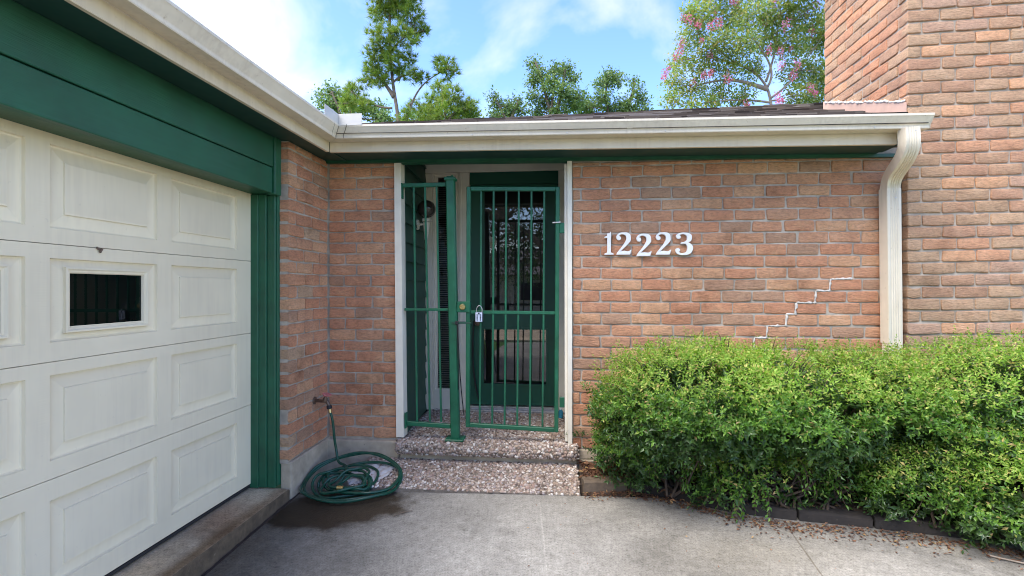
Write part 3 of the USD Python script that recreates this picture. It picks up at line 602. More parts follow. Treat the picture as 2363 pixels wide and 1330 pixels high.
obj('wall', cat(bx(-2.1, 6.2, 8.9, 9.1, -.5, 2.4), bx(4.32, 6.2, 3.7, 3.9, -.5, 2.3)), RED[0], house)
tb = obj('trim_board', hexa([(-1.224, 3.588, .186), (-1.166, 3.588, .186), (-1.166, 3.68, .186), (-1.224, 3.68, .186), (-1.240, 3.588, 2.262), (-1.190, 3.588, 2.262), (-1.190, 3.68, 2.262), (-1.240, 3.68, 2.262)]), trimw, house)
obj('trim_board', hexa([(.052, 3.590, .163), (.082, 3.590, .163), (.082, 3.66, .163), (.052, 3.66, .163), (.046, 3.590, 2.232), (.080, 3.590, 2.232), (.080, 3.66, 2.232), (.046, 3.66, 2.232)]), trimw, house)
obj('trim_board', hexa([(.030, 3.612, .185), (.0505, 3.612, .185), (.0505, 3.66, .185), (.030, 3.66, .185), (.026, 3.612, 2.20), (.0445, 3.612, 2.20), (.0445, 3.66, 2.20), (.026, 3.66, 2.20)]), trimw, house)

# green lap siding on the left side of the porch
sid = thing('siding_wall', 'dark green lap siding lining the left side of the porch', 'siding', (-1.22, 4.1, .18))
for k in range(16):
    z0 = .178 + k * .148; z1 = min(z0 + .165, 2.46)
    xa, xb_ = -1.200, -1.252
    obj('siding_board', hexa([(xa - .03, 3.682, z0), (xa + .018, 3.682, z0), (xb_ + .018, 4.50, z0), (xb_ - .03, 4.50, z0), (xa - .03, 3.682, z1), (xa - .004, 3.682, z1), (xb_ - .004, 4.50, z1), (xb_ - .03, 4.50, z1)]), green_siding, sid)
obj('doorbell_plate', bx(-1.215, -1.200, 3.985, 4.03, 1.42, 1.55, .003), green_siding, sid)
# ------------------------------------------------------------------ gutter and downspout
gut = thing('gutter', 'cream metal gutter following the L-shaped eave, with corner splash guard', 'gutter', (-1.5, 3.2, 2.31))
GP = np.array([(.003, 0), (.085, 0), (.088, .004), (.088, .015), (.091, .022), (.103, .037), (.114, .052), (.122, .064), (.126, .067), (.126, .080), (.121, .080), (.121, .070), (.117, .066), (.109, .054), (.098, .040), (.086, .025), (.083, .017), (.083, .004), (.003, .004)])
def gutter_run(stations):
    return grid_strip(np.array([[p(o, z) for o, z in GP] for p in stations]), True, True)
zg = lambda x: 2.313 + eave(x) * .95
sag = lambda y: .003 * math.sin(y * 2.1)
gl = [lambda o, z, y=y: (-1.603 + o, min(y, 3.299 - o) if y > 3.2 else y, 2.314 + z + (sag(y) if y < 3 else 0)) for y in list(np.linspace(-2.6, 3.0, 14)) + [3.299]]
obj('gutter_run', gutter_run(gl), gutterm, gut, smooth=25)
XE = 2.212
gm = [lambda o, z, x=x: (-1.603 + o + .002 if x < -1.6 else x, 3.299 - o, zg(max(x, -1.6)) + z) for x in [-1.603] + list(np.linspace(-1.2, XE, 12))]
obj('gutter_run', gutter_run(gm), gutterm, gut, smooth=25)
obj('slip_joint', gutter_run([lambda o, z, x=x: (x, 3.299 - o - .0012, zg(x) + z - .0008) for x in (.42, .455)]), gutterm, gut)
obj('slip_joint', gutter_run([lambda o, z, y=y: (-1.603 + o + .0012, y, 2.314 + z + sag(y) - .0008) for y in (.9, .94)]), gutterm, gut)
obj('screw', cat(*[lathe([(0, 0), (.0035, 0), (.003, .0025), (0, .003)], (x, 3.2075, zg(x) + .0095), (0, -1, 0), 8) for x in np.arange(-1.2, 2.2, .62)]), aluminium, gut)
obj('end_cap', extr(Polygon([(o, z) for o, z in GP[:11]] + [(.003, .080)]), (XE + .001, 3.299, zg(XE)), (0, -1., 0), (0, 0, 1.), -.004), gutterm, gut)
obj('corner_strap', cat(*[tube(np.array([(-1.603 + o + dxx, 3.299 - o - dyy, 2.3135 + z) for o, z in GP[1:10]]) + [0, -.001, 0], .0014, 5) for dxx, dyy in ((.055, 0.002), (-.001, .055), (.0, .0))]), black_rubber, gut, label='dark sealant lines at the gutter mitre')
obj('splash_guard', cat(bx(-1.480, -1.316, 3.170, 3.174, 2.385, 2.462, .001), bx(-1.4835, -1.4805, 2.985, 3.174, 2.390, 2.464, .001)), splash_m, gut, label='upright splash guard at the inner corner')
ds = thing('downspout', 'cream corrugated downspout with crimped elbow beside the chimney', 'downspout', (2.205, 3.555, .2))
cp = [(2.100, 3.222, 2.272), (2.104, 3.222, 2.215), (2.110, 3.232, 2.165), (2.128, 3.285, 2.122), (2.160, 3.40, 2.078), (2.188, 3.500, 2.040), (2.200, 3.545, 1.995), (2.203, 3.558, 1.94)]
cp = spline(cp, 56)
def spout_section(w, d, ribs):
    pts = []
    n = 26
    for i in range(n + 1):
        u = -w / 2 + w * i / n; e = .0
        if ribs and 5 < i < 21: e = -.0042 * (0.5 - 0.5 * math.cos((i - 5) / 16 * 8 * math.pi))
        ro = .007 if i in (0, n) else 0
        pts.append((u, d / 2 + e - ro))
    for i in range(7): pts.append((w / 2 - w * i / 6, -d / 2 + (.006 if i in (0, 6) else 0)))
    return pts
def sweep(P, sec, crimp=None):
    T = np.gradient(P, axis=0); T = unit(T); A = np.array([cf * .995, .10, 0]); V = []
    for i, (p, t) in enumerate(zip(P, T)):
        a = unit(A - t * (A @ t)); nrm = np.cross(t, a) ; nrm = nrm if nrm[1] < 0 or abs(t[2]) < .5 else -nrm
        if (nrm @ np.array([0, -1, -.6])) < 0: nrm = -nrm
        k = crimp[i] if crimp is not None else 0
        V.append([p + a * u * (1 - k) + nrm * v * (1 - k) for u, v in sec])
    return grid_strip(np.array(V), True, True)
tt = np.linspace(0, 1, 56); bend = np.exp(-((tt - .30) / .14) ** 2) + np.exp(-((tt - .80) / .13) ** 2)
obj('elbow', sweep(cp, spout_section(.094, .072, True), .035 * bend * (np.sin(tt * 2 * np.pi * 26) > 0)), gutterm, ds, smooth=35)
pp = np.c_[np.linspace(2.203, 2.214, 12), np.full(12, 3.558), np.linspace(1.965, .93, 12)]
obj('pipe', sweep(pp, spout_section(.100, .078, True)), gutterm, ds, smooth=35)
lp = np.array([(2.214, 3.556, .96), (2.215, 3.556, .60), (2.216, 3.55, .24), (2.216, 3.50, .14), (2.216, 3.40, .10)])
obj('lower_pipe', sweep(spline(lp, 24), spout_section(.094, .072, True)), gutterm, ds, smooth=35)
obj('screw', cat(lathe([(0, 0), (.0035, 0), (.0035, .003), (0, .004)], (2.118, 3.185, 2.245), (0, -1, 0), 8), lathe([(0, 0), (.0035, 0), (.0035, .003), (0, .004)], (2.215, 3.518, 1.90), (0, -1, 0), 8)), aluminium, ds)

# ------------------------------------------------------------------ porch: frame, sidelight, door
YB = 4.49
df = thing('door_frame', 'cream timber door frame spanning the back of the porch', 'door frame', (-.55, YB, .18))
obj('head', bx(-1.246, .050, YB - .03, YB + .03, 2.362, 2.448, .004), trimw, df)
obj('post', bx(-1.246, -1.176, YB - .028, YB + .03, .178, 2.360, .004), trimw, df)
obj('post', bx(-.938, -.834, YB - .032, YB + .05, .180, 2.360, .004), trimw, df)
obj('post', bx(-.022, .050, YB - .028, YB + .03, .180, 2.360, .004), trimw, df)
obj('stop', bx(-.925, -.905, YB - .040, YB - .0325, .18, 2.35, .003), trimw, df)
obj('transom_panel', bx(-.832, -.024, YB - .01, YB + .03, 2.250, 2.360, .003), green_door, df, label='dark green panel above the door')
obj('threshold', cat(bx(-.832, -.024, YB - .075, YB + .03, .172, .196, .004), bx(-.832, -.024, YB - .05, YB + .03, .1965, .226, .004)), aluminium, df)
sl = thing('sidelight_window', 'narrow sidelight window with horizontal blinds left of the front door', 'window', (-1.06, YB, .18))
obj('sash', extr(sbox(-1.174, .18, -.940, 2.360).difference(sbox(-1.135, .372, -.985, 2.325)), (0, YB + .02, 0), (1., 0, 0), (0, 0, 1.), .034), white_bright, sl)
obj('sash', extr(sbox(-1.174, .345, -.942, 2.358).difference(sbox(-1.158, .36, -.956, 2.34)), (0, YB - .0145, 0), (1., 0, 0), (0, 0, 1.), .012), trimw, sl)
obj('pane', (np.array([(-1.135, YB + .012, .372), (-.985, YB + .012, .372), (-.985, YB + .012, 2.325), (-1.135, YB + .012, 2.325)]), np.array([[0, 1, 2, 3]])), pane_m, sl)
slats = []
for z in np.arange(.385, 2.32, .0205): slats.append(hexa([(-1.136, YB + .028, z), (-.984, YB + .028, z), (-.984, YB + .046, z + .004), (-1.136, YB + .046, z + .004), (-1.136, YB + .028, z + .0015), (-.984, YB + .028, z + .0015), (-.984, YB + .046, z + .0055), (-1.136, YB + .046, z + .0055)]))
obj('blind_slats', cat(*slats), paint('blind', (.70, .62, .55), .5), sl, kind='stuff')
obj('cornice', bx(-1.135, -.985, YB + .022, YB + .05, 2.25, 2.325, .002), paint('blind_head', (.16, .10, .09), .5), sl)
dec = obj('sticker', bx(-1.028, -.990, YB + .0045, YB + .0105, .60, .735, .0005), white_metal, sl, label='small white and blue sticker inside the glass')
obj('emblem', cat(bx(-1.020, -.992, YB + .0030, YB + .0044, .625, .66, .0003), bx(-1.020, -.992, YB + .0030, YB + .0044, .672, .705, .0003)), sticker_blue, dec)

fd = thing('front_door', 'dark green glazed storm door with two panes behind the gate', 'door', (-.43, YB, .23))
fw = sbox(-.828, .232, -.028, 2.246).difference(unary_union([sbox(-.700, 1.080, -.140, 2.190), sbox(-.708, .42, -.128, .925)]))
obj('door_leaf', extr(fw, (0, YB + .034, 0), (1., 0, 0), (0, 0, 1.), .034), green_door, fd)
for (x0, x1, z0, z1) in ((-.700, -.140, 1.080, 2.190), (-.708, -.128, .42, .925)):
    obj('glazing_bead', extr(sbox(x0 - .012, z0 - .012, x1 + .012, z1 + .012).difference(sbox(x0 + .004, z0 + .004, x1 - .004, z1 - .004)), (0, YB - .0005, 0), (1., 0, 0), (0, 0, 1.), .008), green_door, fd)
    obj('pane', (np.array([(x0, YB + .012, z0), (x1, YB + .012, z0), (x1, YB + .012, z1), (x0, YB + .012, z1)]), np.array([[0, 1, 2, 3]])), pane_m, fd)
obj('inner_door', bx(-.83, -.026, YB + .045, YB + .065, .20, 2.24), paint('inner_door', (.035, .020, .015), .6), fd)
kn = obj('door_knob', lathe([(0, 0), (.028, 0), (.028, .006), (.012, .010), (.011, .03), (.026, .040), (.030, .055), (.024, .07), (0, .074)], (-.752, YB, .985), (0, -1, 0)), bronze, fd, smooth=40)
obj('closer_cord', tube(spline([(-.79, YB - .02, 1.0), (-.80, YB - .03, .75), (-.785, YB - .03, .48), (-.74, YB - .02, .27)], 30), .007, 6), black_rubber, fd, smooth=True, label='dark cable hanging along the door edge')
# dark room behind the sidelight is painted near-black on the house shell (porch_wall)

# ------------------------------------------------------------------ fixed railing panel and gate
YG = 3.622
def bar(a, b, w, d=None):
    """square bar between two points in the gate plane"""
    a, b = np.array(a, float), np.array(b, float); t = unit(b - a); n = np.array([0, 1., 0]); s = np.cross(t, n)
    d = d or w; q = []
    for p in (a, b): q += [p + s * w / 2 * i + n * d / 2 * j for i, j in ((-1, -1), (1, -1), (1, 1), (-1, 1))]
    q = [q[0], q[1], q[2], q[3], q[4], q[5], q[6], q[7]]
    P = np.array(q); e = min(w, d) * .12; c = []
    ex = np.array([s, n, t])
    for k, p in enumerate(P):
        sg = np.array([-1 if k % 4 in (0, 3) else 1, -1 if k % 4 < 2 else 1, -1 if k < 4 else 1])
        for m in range(3):
            o = -sg * e; o[m] = 0; c.append(p + o @ ex)
    h = trimesh.convex.convex_hull(np.array(c)); return np.asarray(h.vertices), np.asarray(h.faces)
rail = thing('railing_panel', 'narrow fixed green iron railing with tall capped post on the porch edge', 'railing', (-.98, YG, .17))
pt, pb = np.array([-.818, YG, 2.105]), np.array([-.780, YG, .180])
obj('post', bar(pb, pt, .063), green_iron, rail)
pc_ = np.array([-.818, YG, 2.108]); obj('post_cap', cat(bx(pc_[0] - .042, pc_[0] + .042, YG - .042, YG + .042, 2.098, 2.122, .005), bx(pc_[0] - .026, pc_[0] + .026, YG - .026, YG + .026, 2.122, 2.130, .006), lathe([(0, 0), (.010, 0), (.012, .008), (0, .014)], (pc_[0] + .012, YG, 2.130))), green_iron, rail)
obj('base_plate', bx(-.85, -.712, YG - .06, YG + .06, .172, .186, .003), green_iron, rail)
post_x = lambda z: -.780 + (z - .18) / 1.925 * -.038
for z, h, xl in ((2.072, .030, -1.188), (1.139, .020, -1.168), (.284, .032, -1.150)):
    obj('rail', bar((xl, YG, z), (post_x(z) - .034, YG, z - .014 if z < .5 else z), h, .028), green_iron, rail)
for xt_, xb2 in ((-1.099, -1.073), (-1.013, -.975), (-.924, -.889)):
    obj('bar', bar((xb2, YG, .30), (xt_, YG, 2.058), .0135), green_iron, rail)
for z in (2.03, .31): obj('bracket', bx(-1.192 + (.03 if z < 1 else 0), -1.180 + (.03 if z < 1 else 0), YG - .03, YG + .012, z - .06, z + .055, .002), green_iron, rail)

gate = thing('security_gate', 'green iron security gate with vertical bars in front of the door', 'gate', (-.35, YG, .25))
TLg, TRg, BLg, BRg = np.array([-.680, YG, 2.036]), np.array([-.022, YG, 2.022]), np.array([-.687, YG, .284]), np.array([-.032, YG, .264])
L_ = lambda a, b, t: a + (b - a) * t
obj('stile', bar(BLg - [0, 0, .015], TLg + [0, 0, .015], .030), green_iron, gate)
obj('stile', bar(BRg - [0, 0, .015], TRg + [0, 0, .015], .030), green_iron, gate)
obj('rail', bar(TLg + [.0155, 0, 0], TRg - [.0155, 0, 0], .030), green_iron, gate)
obj('rail', bar(BLg + [.0155, 0, 0], BRg - [.0155, 0, 0], .030), green_iron, gate)
ml, mr = L_(BLg, TLg, .478), L_(BRg, TRg, .486)
obj('rail', bar(ml + [.0155, 0, 0], mr - [.0155, 0, 0], .024, .020), green_iron, gate)
for k in range(6):
    t = (k + 1) / 7.05 ; b_, m_, t_ = L_(BLg, BRg, t), L_(ml, mr, t), L_(TLg, TRg, t)
    b_ = b_ + [-.004, 0, 0]
    obj('bar', bar(b_ + [0, 0, .0155], m_ - [0, 0, .0125], .0135), green_iron, gate)
    obj('bar', bar(m_ + [0, 0, .0125], t_ - [0, 0, .0155], .0135), green_iron, gate)
lb = obj('lock_box', bx(-.765, -.667, YG - .028, YG + .026, 1.120, 1.200, .005), green_iron, gate, label='square lock box welded to the gate')
obj('lock_cylinder', lathe([(0, 0), (.024, 0), (.024, .005), (.020, .012), (.015, .013), (.015, .009), (.006, .009), (0, .009)], (-.722, YG - .028, 1.161), (0, -1, 0)), brass, lb, smooth=35)
obj('hinge', cat(*[bx(-.010, .028, YG - .012, YG + .012, z, z + .075, .004) for z in (1.70, .43)]), green_iron, gate)
obj('hinge_pin', cat(*[cyl((-.06, YG - .02, z), (.0, YG - .02, z + .002), .0055, 8) for z in (1.775,)]), aluminium, gate)

kl = thing('key_lockbox', 'small push-button key lockbox hanging on the middle rail of the gate', 'lockbox', (-.594, YG - .03, 1.06))
obj('body', bx(-.622, -.566, YG - .062, YG - .024, 1.050, 1.126, .007), lock_body, kl)
obj('face', bx(-.6185, -.5695, YG - .0645, YG - .0622, 1.054, 1.122, .001), lock_face, kl)
for i in range(5):
    for sgn in (-1, 1): obj('button', bx(-.594 + sgn * .012 - .0045, -.594 + sgn * .012 + .0045, YG - .0675, YG - .0646, 1.064 + i * .0095, 1.070 + i * .0095, .001), lock_body, kl)
obj('button', lathe([(0, 0), (.006, 0), (.006, .003), (0, .003)], (-.594, YG - .0646, 1.114), (0, -1, 0), 12), lock_body, kl)
obj('shackle', tube(spline([(-.612, YG - .043, 1.122), (-.613, YG - .043, 1.150), (-.604, YG - .043, 1.166), (-.594, YG - .043, 1.170), (-.584, YG - .043, 1.166), (-.575, YG - .043, 1.150), (-.576, YG - .043, 1.122)], 30), .0030, 8), aluminium, kl, smooth=True)
st = thing('tie_strap', 'black strap tying gate to post, its loose end hanging down', 'strap', (-.73, YG, 1.04))
obj('band', cat(bx(-.800, -.655, YG - .042, YG - .0385, 1.036, 1.050, .001), bx(-.795, -.660, YG + .040, YG + .043, 1.034, 1.047, .001)), paint('green_strap', (.012, .06, .035), .5), st)
obj('buckle', bx(-.772, -.748, YG - .052, YG - .0425, 1.030, 1.058, .003), black_rubber, st)
obj('loose_end', cat(tube(spline([(-.752, YG - .047, 1.04), (-.748, YG - .042, .85), (-.735, YG - .03, .60), (-.712, YG - .022, .36)], 30), .0042, 6), tube(spline([(-.757, YG - .047, 1.04), (-.757, YG - .03, .80), (-.750, YG - .03, .55)], 20), .003, 6)), black_rubber, st, smooth=True)

lamp = thing('wall_lamp', 'smoked glass globe lamp with white stem on the siding wall', 'lamp', (-1.2, 4.13, 1.85))
lc = np.array([-1.142, 4.13, 1.975])
gl_ = obj('globe', lathe([(.004, -.076)] + [(.077 * math.cos(a), .077 * math.sin(a)) for a in np.linspace(-1.45, 1.5, 18)] + [(.0, .077)], lc), smoke_glass, lamp, smooth=True)
obj('collar', lathe([(0, -.108), (.036, -.108), (.038, -.104), (.038, -.086), (.034, -.080), (0, -.080)], lc), white_bright, lamp, smooth=40)
obj('stem', lathe([(0, -.26), (.016, -.26), (.020, -.22), (.029, -.112), (0, -.110)], lc), white_bright, lamp, smooth=40)
obj('arm', cat(cyl((-1.225, 4.10, 1.838), (-1.15, 4.125, 1.845), .008, 10), cyl((-1.20, 4.05, 1.832), (-1.16, 4.02, 1.832), .006, 8)), white_bright, lamp, smooth=40)
obj('wall_plate', lathe([(0, 0), (.045, 0), (.040, .016), (0, .018)], (-1.222, 4.12, 1.84), (1, .06, 0)), white_bright, lamp, smooth=40)
bb = thing('plastic_bottle', 'small blue plastic bottle on the porch floor beside the gate hinge', 'bottle', (.004, 4.28, .18))
obj('body', lathe([(0, 0), (.018, 0), (.020, .01), (.020, .055), (.010, .075), (0, .076)], (.0, 4.28, .178)), blue_pl, bb, smooth=40)
obj('cap', lathe([(0, .076), (.011, .076), (.011, .10), (0, .102)], (.0, 4.28, .178)), white_metal, bb, smooth=40)

# ------------------------------------------------------------------ house number
def stroke(pts):
    P = np.array(pts); from_t = np.r_[0, np.cumsum(np.hypot(*np.diff(P[:, :2], axis=0).T))]
    from scipy.interpolate import PchipInterpolator
    t = np.linspace(0, from_t[-1], 60); Q = PchipInterpolator(from_t, P)(t)
    cs = [Point(x, y).buffer(r, 10) for x, y, r in Q]
    return unary_union([cs[i].union(cs[i + 1]).convex_hull for i in range(59)])
two = unary_union([stroke([(.13, .735, .092), (.075, .80, .055), (.13, .90, .045), (.26, .955, .042), (.42, .93, .066), (.535, .82, .098), (.545, .69, .098), (.47, .54, .080), (.34, .37, .058), (.20, .21, .045), (.09, .08, .035)]),
    Polygon([(.02, 0), (.60, 0), (.665, .215), (.625, .215), (.58, .165), (.50, .15), (.36, .175), (.24, .16), (.14, .11), (.06, .10)])]).intersection(sbox(-.1, 0, 1, 1.01))
three = unary_union([stroke([(.15, .80, .082), (.11, .85, .05), (.17, .925, .04), (.31, .965, .036), (.46, .92, .062), (.54, .82, .088), (.54, .70, .082), (.46, .60, .052), (.34, .545, .036), (.26, .53, .034)]),
    stroke([(.27, .545, .030), (.40, .54, .042), (.52, .46, .075), (.57, .31, .102), (.53, .16, .09), (.41, .06, .058), (.26, .045, .045), (.14, .09, .05), (.085, .20, .05), (.12, .225, .085)])])
one = unary_union([sbox(.15, .05, .355, .93), Polygon([(.0, 0), (.50, 0), (.50, .05), (.355, .10), (.15, .10), (.0, .05)]), Polygon([(.355, 1.0), (.335, 1.0), (.22, .86), (.0, .775), (.0, .73), (.15, .73), (.355, .80)])])
NUM = [(one, .312, 1.538, .165, .128, 'white numeral 1, first in the house number on the brick wall', '1'),
       (two, .392, 1.538, .160, .165, 'white numeral 2 right after the 1 in the house number', '2'),
       (two, .533, 1.527, .160, .165, 'white numeral 2 hanging lowest, centre of the house number', '2'),
       (two, .668, 1.536, .160, .165, 'white numeral 2 just before the 3 in the house number', '2'),
       (three, .800, 1.532, .160, .190, 'white numeral 3, last in the house number', '3')]
from shapely import affinity
for sh_, x, z, h, ws, lab, _ in NUM:
    mx = sh_.bounds
    p = affinity.scale(sh_, ws, h, origin=(0, 0)).simplify(.0004)
    inner = p.buffer(-.0018)
    m = cat(extr(p, (x, 3.603, z), (1., 0, 0), (0, 0, 1.), .017), extr(inner, (x, 3.5862, z), (1., 0, 0), (0, 0, 1.), .0014))
    o = obj('house_number', m, white_metal); tag(stage.GetPrimAtPath(o), lab, 'number', 'numerals of the house number')

# ------------------------------------------------------------------ tap, hose, scrap
tap = thing('faucet', 'outdoor tap with faded red handle on the garage return wall', 'faucet', (-1.765, 3.40, .48))
obj('flange', lathe([(0, 0), (.028, 0), (.026, .006), (.012, .008), (.012, .03), (0, .03)], (-1.764, 3.40, .49), (1, 0, 0)), bronze, tap, smooth=40)
obj('body', cat(cyl((-1.75, 3.40, .49), (-1.668, 3.40, .485), .012, 12), lathe([(0, 0), (.017, .002), (.017, .03), (.010, .04), (.008, .05), (0, .05)], (-1.690, 3.40, .478), (.25, 0, 1)), cyl((-1.672, 3.40, .488), (-1.652, 3.40, .452), .0125, 12)), bronze, tap, smooth=40)
hv = np.array([-1.672, 3.40, .535]); ax = unit(np.array([.25, -.1, 1.])); 
a = np.linspace(0, 2 * np.pi, 25); u = unit(np.cross(ax, [0, 1., 0])); w = np.cross(ax, u)
ringp = np.array([hv + (.027 + .003 * math.cos(5 * t)) * (math.cos(t) * u + math.sin(t) * w) for t in a])
obj('handle', cat(tube(ringp, .0045, 7), *[tube(np.array([hv, hv + .026 * (math.cos(t) * u + math.sin(t) * w)]), .0035, 6) for t in np.arange(5) * 2 * np.pi / 5], cyl(hv - ax * .012, hv + ax * .006, .007, 10)), red_paint, tap, smooth=40)
hose = thing('garden_hose', 'green garden hose coiled on the wet concrete below the tap', 'hose', (-1.42, 3.2, -.04))
obj('coupling', lathe([(0, 0), (.017, 0), (.019, .006), (.019, .022), (.014, .026), (0, .026)], (-1.655, 3.398, .458), (.25, -.1, -1), 12), black_rubber, hose, smooth=35)
obj('ferrule', lathe([(0, 0), (.011, 0), (.011, .028), (0, .028)], (-1.6485, 3.3955, .433), (.22, -.1, -1), 12), brass, hose, smooth=35)
def floor(x, y): return padz(min(max(y, PY0), PY1)) if (x > PADX0 - .02 and y > PY0) else (max(padz(min(y, PY1)), float(zd(x, y))) if y > PY0 else float(zd(x, y)))
rh = np.random.default_rng(8); HR = .0092
hp = [(-1.644, 3.393, .41), (-1.622, 3.395, .32), (-1.615, 3.40, .22), (-1.60, 3.40, .13), (-1.56, 3.36, .065), (-1.48, 3.30, .05)]
lift = 0
loops = [(-1.36, 3.27, .24, .13, .2), (-1.40, 3.25, .325, .245, .06), (-1.42, 3.22, .335, .25, -.05), (-1.36, 3.27, .27, .20, .15), (-1.50, 3.17, .16, .13, -.4), (-1.36, 3.22, .17, .09, .6), (-1.45, 3.14, .13, .10, .2), (-1.42, 3.20, .20, .08, -.5), (-1.38, 3.15, .09, .06, .1)]
th0 = 2.4
for li, (cx_, cy_, ra, rb_, rot) in enumerate(loops):
    for k in range(12):
        t = -(th0 + k * 2 * np.pi / 12); f0 = k / 12
        nx = loops[min(li + 1, len(loops) - 1)]
        cx2, cy2, ra2, rb2 = [a_ * (1 - f0) + b_ * f0 for a_, b_ in zip((cx_, cy_, ra, rb_), nx[:4])]
        ex, ey = ra2 * math.cos(t), rb2 * math.sin(t); x = cx2 + ex * math.cos(rot) - ey * math.sin(rot) + rh.uniform(-.006, .006); y = cy2 + ex * math.sin(rot) + ey * math.cos(rot) + rh.uniform(-.006, .006)
        x = max(x, -1.735); y = min(y, 3.55)
        back = max(0, (y - 3.36)) * (.34 if ra > .28 else .15)
        hp.append((x, y, floor(x, y) + HR + .004 + .012 * (li % 3) + .010 * abs(math.sin(3 * t + li)) + back + (.02 if ra < .2 else 0)))
HPp = spline(hp, 900); HPp[:, 2] = np.maximum(HPp[:, 2], [floor(x, y) + HR for x, y, _ in HPp])
obj('tubing', tube(HPp, HR, 9), hose_m, hose, smooth=True)
e = HPp[-1]; d_ = unit(HPp[-1] - HPp[-4]) * [1, 1, 0]
obj('end_fitting', cyl(e, e + d_ * .04, .014, 12), brass, hose, smooth=40)
pg = np.linspace(0, 1, 34); A, B = np.meshgrid(pg, pg)
out_r = .5 + .25 * (meshkit.noise(np.stack([np.arctan2(B - .5, A - .5) * 1.5, A * 0, A * 0], -1), 4) - .5)
PXs = -1.52 + A * .36 + .05 * B; PYs = 3.21 + B * .30 + .04 * (A - .5)
hz = meshkit.fbm(np.stack([A * 7, B * 7, A * 0], -1), 4, 2)
PZs = np.vectorize(floor)(PXs, PYs) + .003 + .050 * np.abs(hz - .5) * 1.3
sc = thing('crumpled_sheet', 'crumpled pale plastic sheet lying under the coiled hose', 'plastic sheet', (-1.33, 3.35, 0))
keepm = np.hypot(A - .5, B - .5) < out_r * .95
v, f = grid_strip(np.stack([PXs, PYs, PZs], -1), False, False); ok = keepm.ravel(); f = f[ok[f].all(1)]
obj('sheet', (v, f), paper_m, sc, smooth=35)

# ------------------------------------------------------------------ bed edging and litter
EDG = [((.150, 3.225), (.430, 3.262), 'brownish edging block next to the pebbled landing'), ((.445, 3.262), (.700, 3.165), 'dark edging block second from the pebbled landing'), ((.715, 3.158), (.985, 3.02), 'dark edging block half hidden where the hedge begins to droop'),
       ((1.00, 3.01), (1.33, 2.94), 'dark edging block beneath the lowest drooping sprigs'), ((1.345, 2.935), (1.70, 2.885), 'shaded edging block in the gap between the two shrubs'), ((1.715, 2.88), (2.10, 2.82), 'shaded edging block under the right-hand shrub, farthest right')]
re_ = np.random.default_rng(14)
for k, ((xa, ya), (xb2, yb2), lab) in enumerate(EDG):
    t = unit(np.array([xb2 - xa, yb2 - ya])); n = np.array([-t[1], t[0]]); zt = .042 + re_.uniform(-.008, .008)
    c = lambda p, o, z: (p[0] + n[0] * o, p[1] + n[1] * o, z)
    a_, b_ = (xa, ya), (xb2, yb2)
    pts = np.array([c(a_, 0, -.2), c(b_, 0, -.2), c(b_, .085, -.2), c(a_, .085, -.2), c(a_, .004, zt - .012), c(b_, .004, zt - .012), c(b_, .016, zt), c(a_, .016, zt), c(a_, .085, zt), c(b_, .085, zt)])
    h = trimesh.convex.convex_hull(pts + re_.uniform(-.003, .003, pts.shape)); h = h.subdivide().subdivide(); vv = np.asarray(h.vertices); vv = vv + .012 * (meshkit.fbm(vv * 22, 3)[:, None] - .5)
    o = obj('edging_block', (vv, np.asarray(h.faces)), edging_m if k else paint('brown_edging', (.13, .095, .065), .9, .3, 20, .7, (60, 60, 60)), smooth=50); tag(stage.GetPrimAtPath(o), lab, 'edging', 'blocks edging the planting bed')
rl = np.random.default_rng(31)
def litter(n, xr, yr, zf, lo, hi, seed):
    r = np.random.default_rng(seed); x, y = r.uniform(*xr, n), r.uniform(*yr, n)
    P = np.c_[x, y, zf(x, y) + r.uniform(.003, .016, n)]; D = unit(np.c_[r.normal(size=(n, 2)), r.normal(0, .22, n)]); N = unit(np.c_[r.normal(0, .35, (n, 2)), np.ones(n)])
    L = r.uniform(lo, hi, n); return leafset(P, D, N, L, L * r.uniform(.35, .6, n), .10, .1)
edge_y = lambda x: np.interp(x, [.14, .44, .72, 1.0, 1.35, 1.86, 2.3, 3.2], [3.20, 3.24, 3.13, 2.96, 2.89, 2.83, 2.70, 2.5])
r_ = np.random.default_rng(40); n = 1900; lx = r_.uniform(.15, 3.2, n); ly = edge_y(lx) - np.abs(r_.normal(0, .05 + .03 * (lx > .9), n)) + .025  # real litter along the edge, packed denser to stand in for hedge shade
P = np.c_[lx, ly, zd(lx, ly) + r_.uniform(.002, .010, n)]
front = leafset(P, unit(np.c_[r_.normal(size=(n, 2)), r_.normal(0, .15, n)]), unit(np.c_[r_.normal(0, .3, (n, 2)), np.ones(n)]), r_.uniform(.010, .032, n), r_.uniform(.006, .014, n), .1, .1)
obj('leaf_litter', cat(litter(700, (.14, .62), (3.30, 3.58), bedz, .02, .05, 41), litter(900, (.6, 3.2), (3.0, 3.55), bedz, .02, .05, 42), front, litter(70, (-.2, 2.6), (2.3, 3.1), zd, .006, .018, 43)), dry_leaf, kind='stuff', tone=5, label='brown dry leaves strewn over the bed and along its edge', cat='leaf litter')
tw = thing('twig', 'thin dry twig lying on the concrete at the far right', 'twig', (2.2, 2.6, -.03))
tz = lambda x, y: float(zd(x, y)) + .006
obj('stem', tube(spline([(2.10, 2.66, tz(2.1, 2.66)), (2.2, 2.60, tz(2.2, 2.6) + .004), (2.36, 2.55, tz(2.36, 2.55))], 12), .004, 6), bark_pale, tw, smooth=True)
tw2 = thing('twig', 'tiny bent twig lying on bare concrete in front of the pebbled landing', 'twig', (-.95, 2.9, -.07))
obj('stem', tube(spline([(-.99, 2.86, tz(-.99, 2.86)), (-.95, 2.90, tz(-.95, 2.9) + .003), (-.90, 2.93, tz(-.9, 2.93))], 10), .0022, 5), bark, tw2, smooth=True)
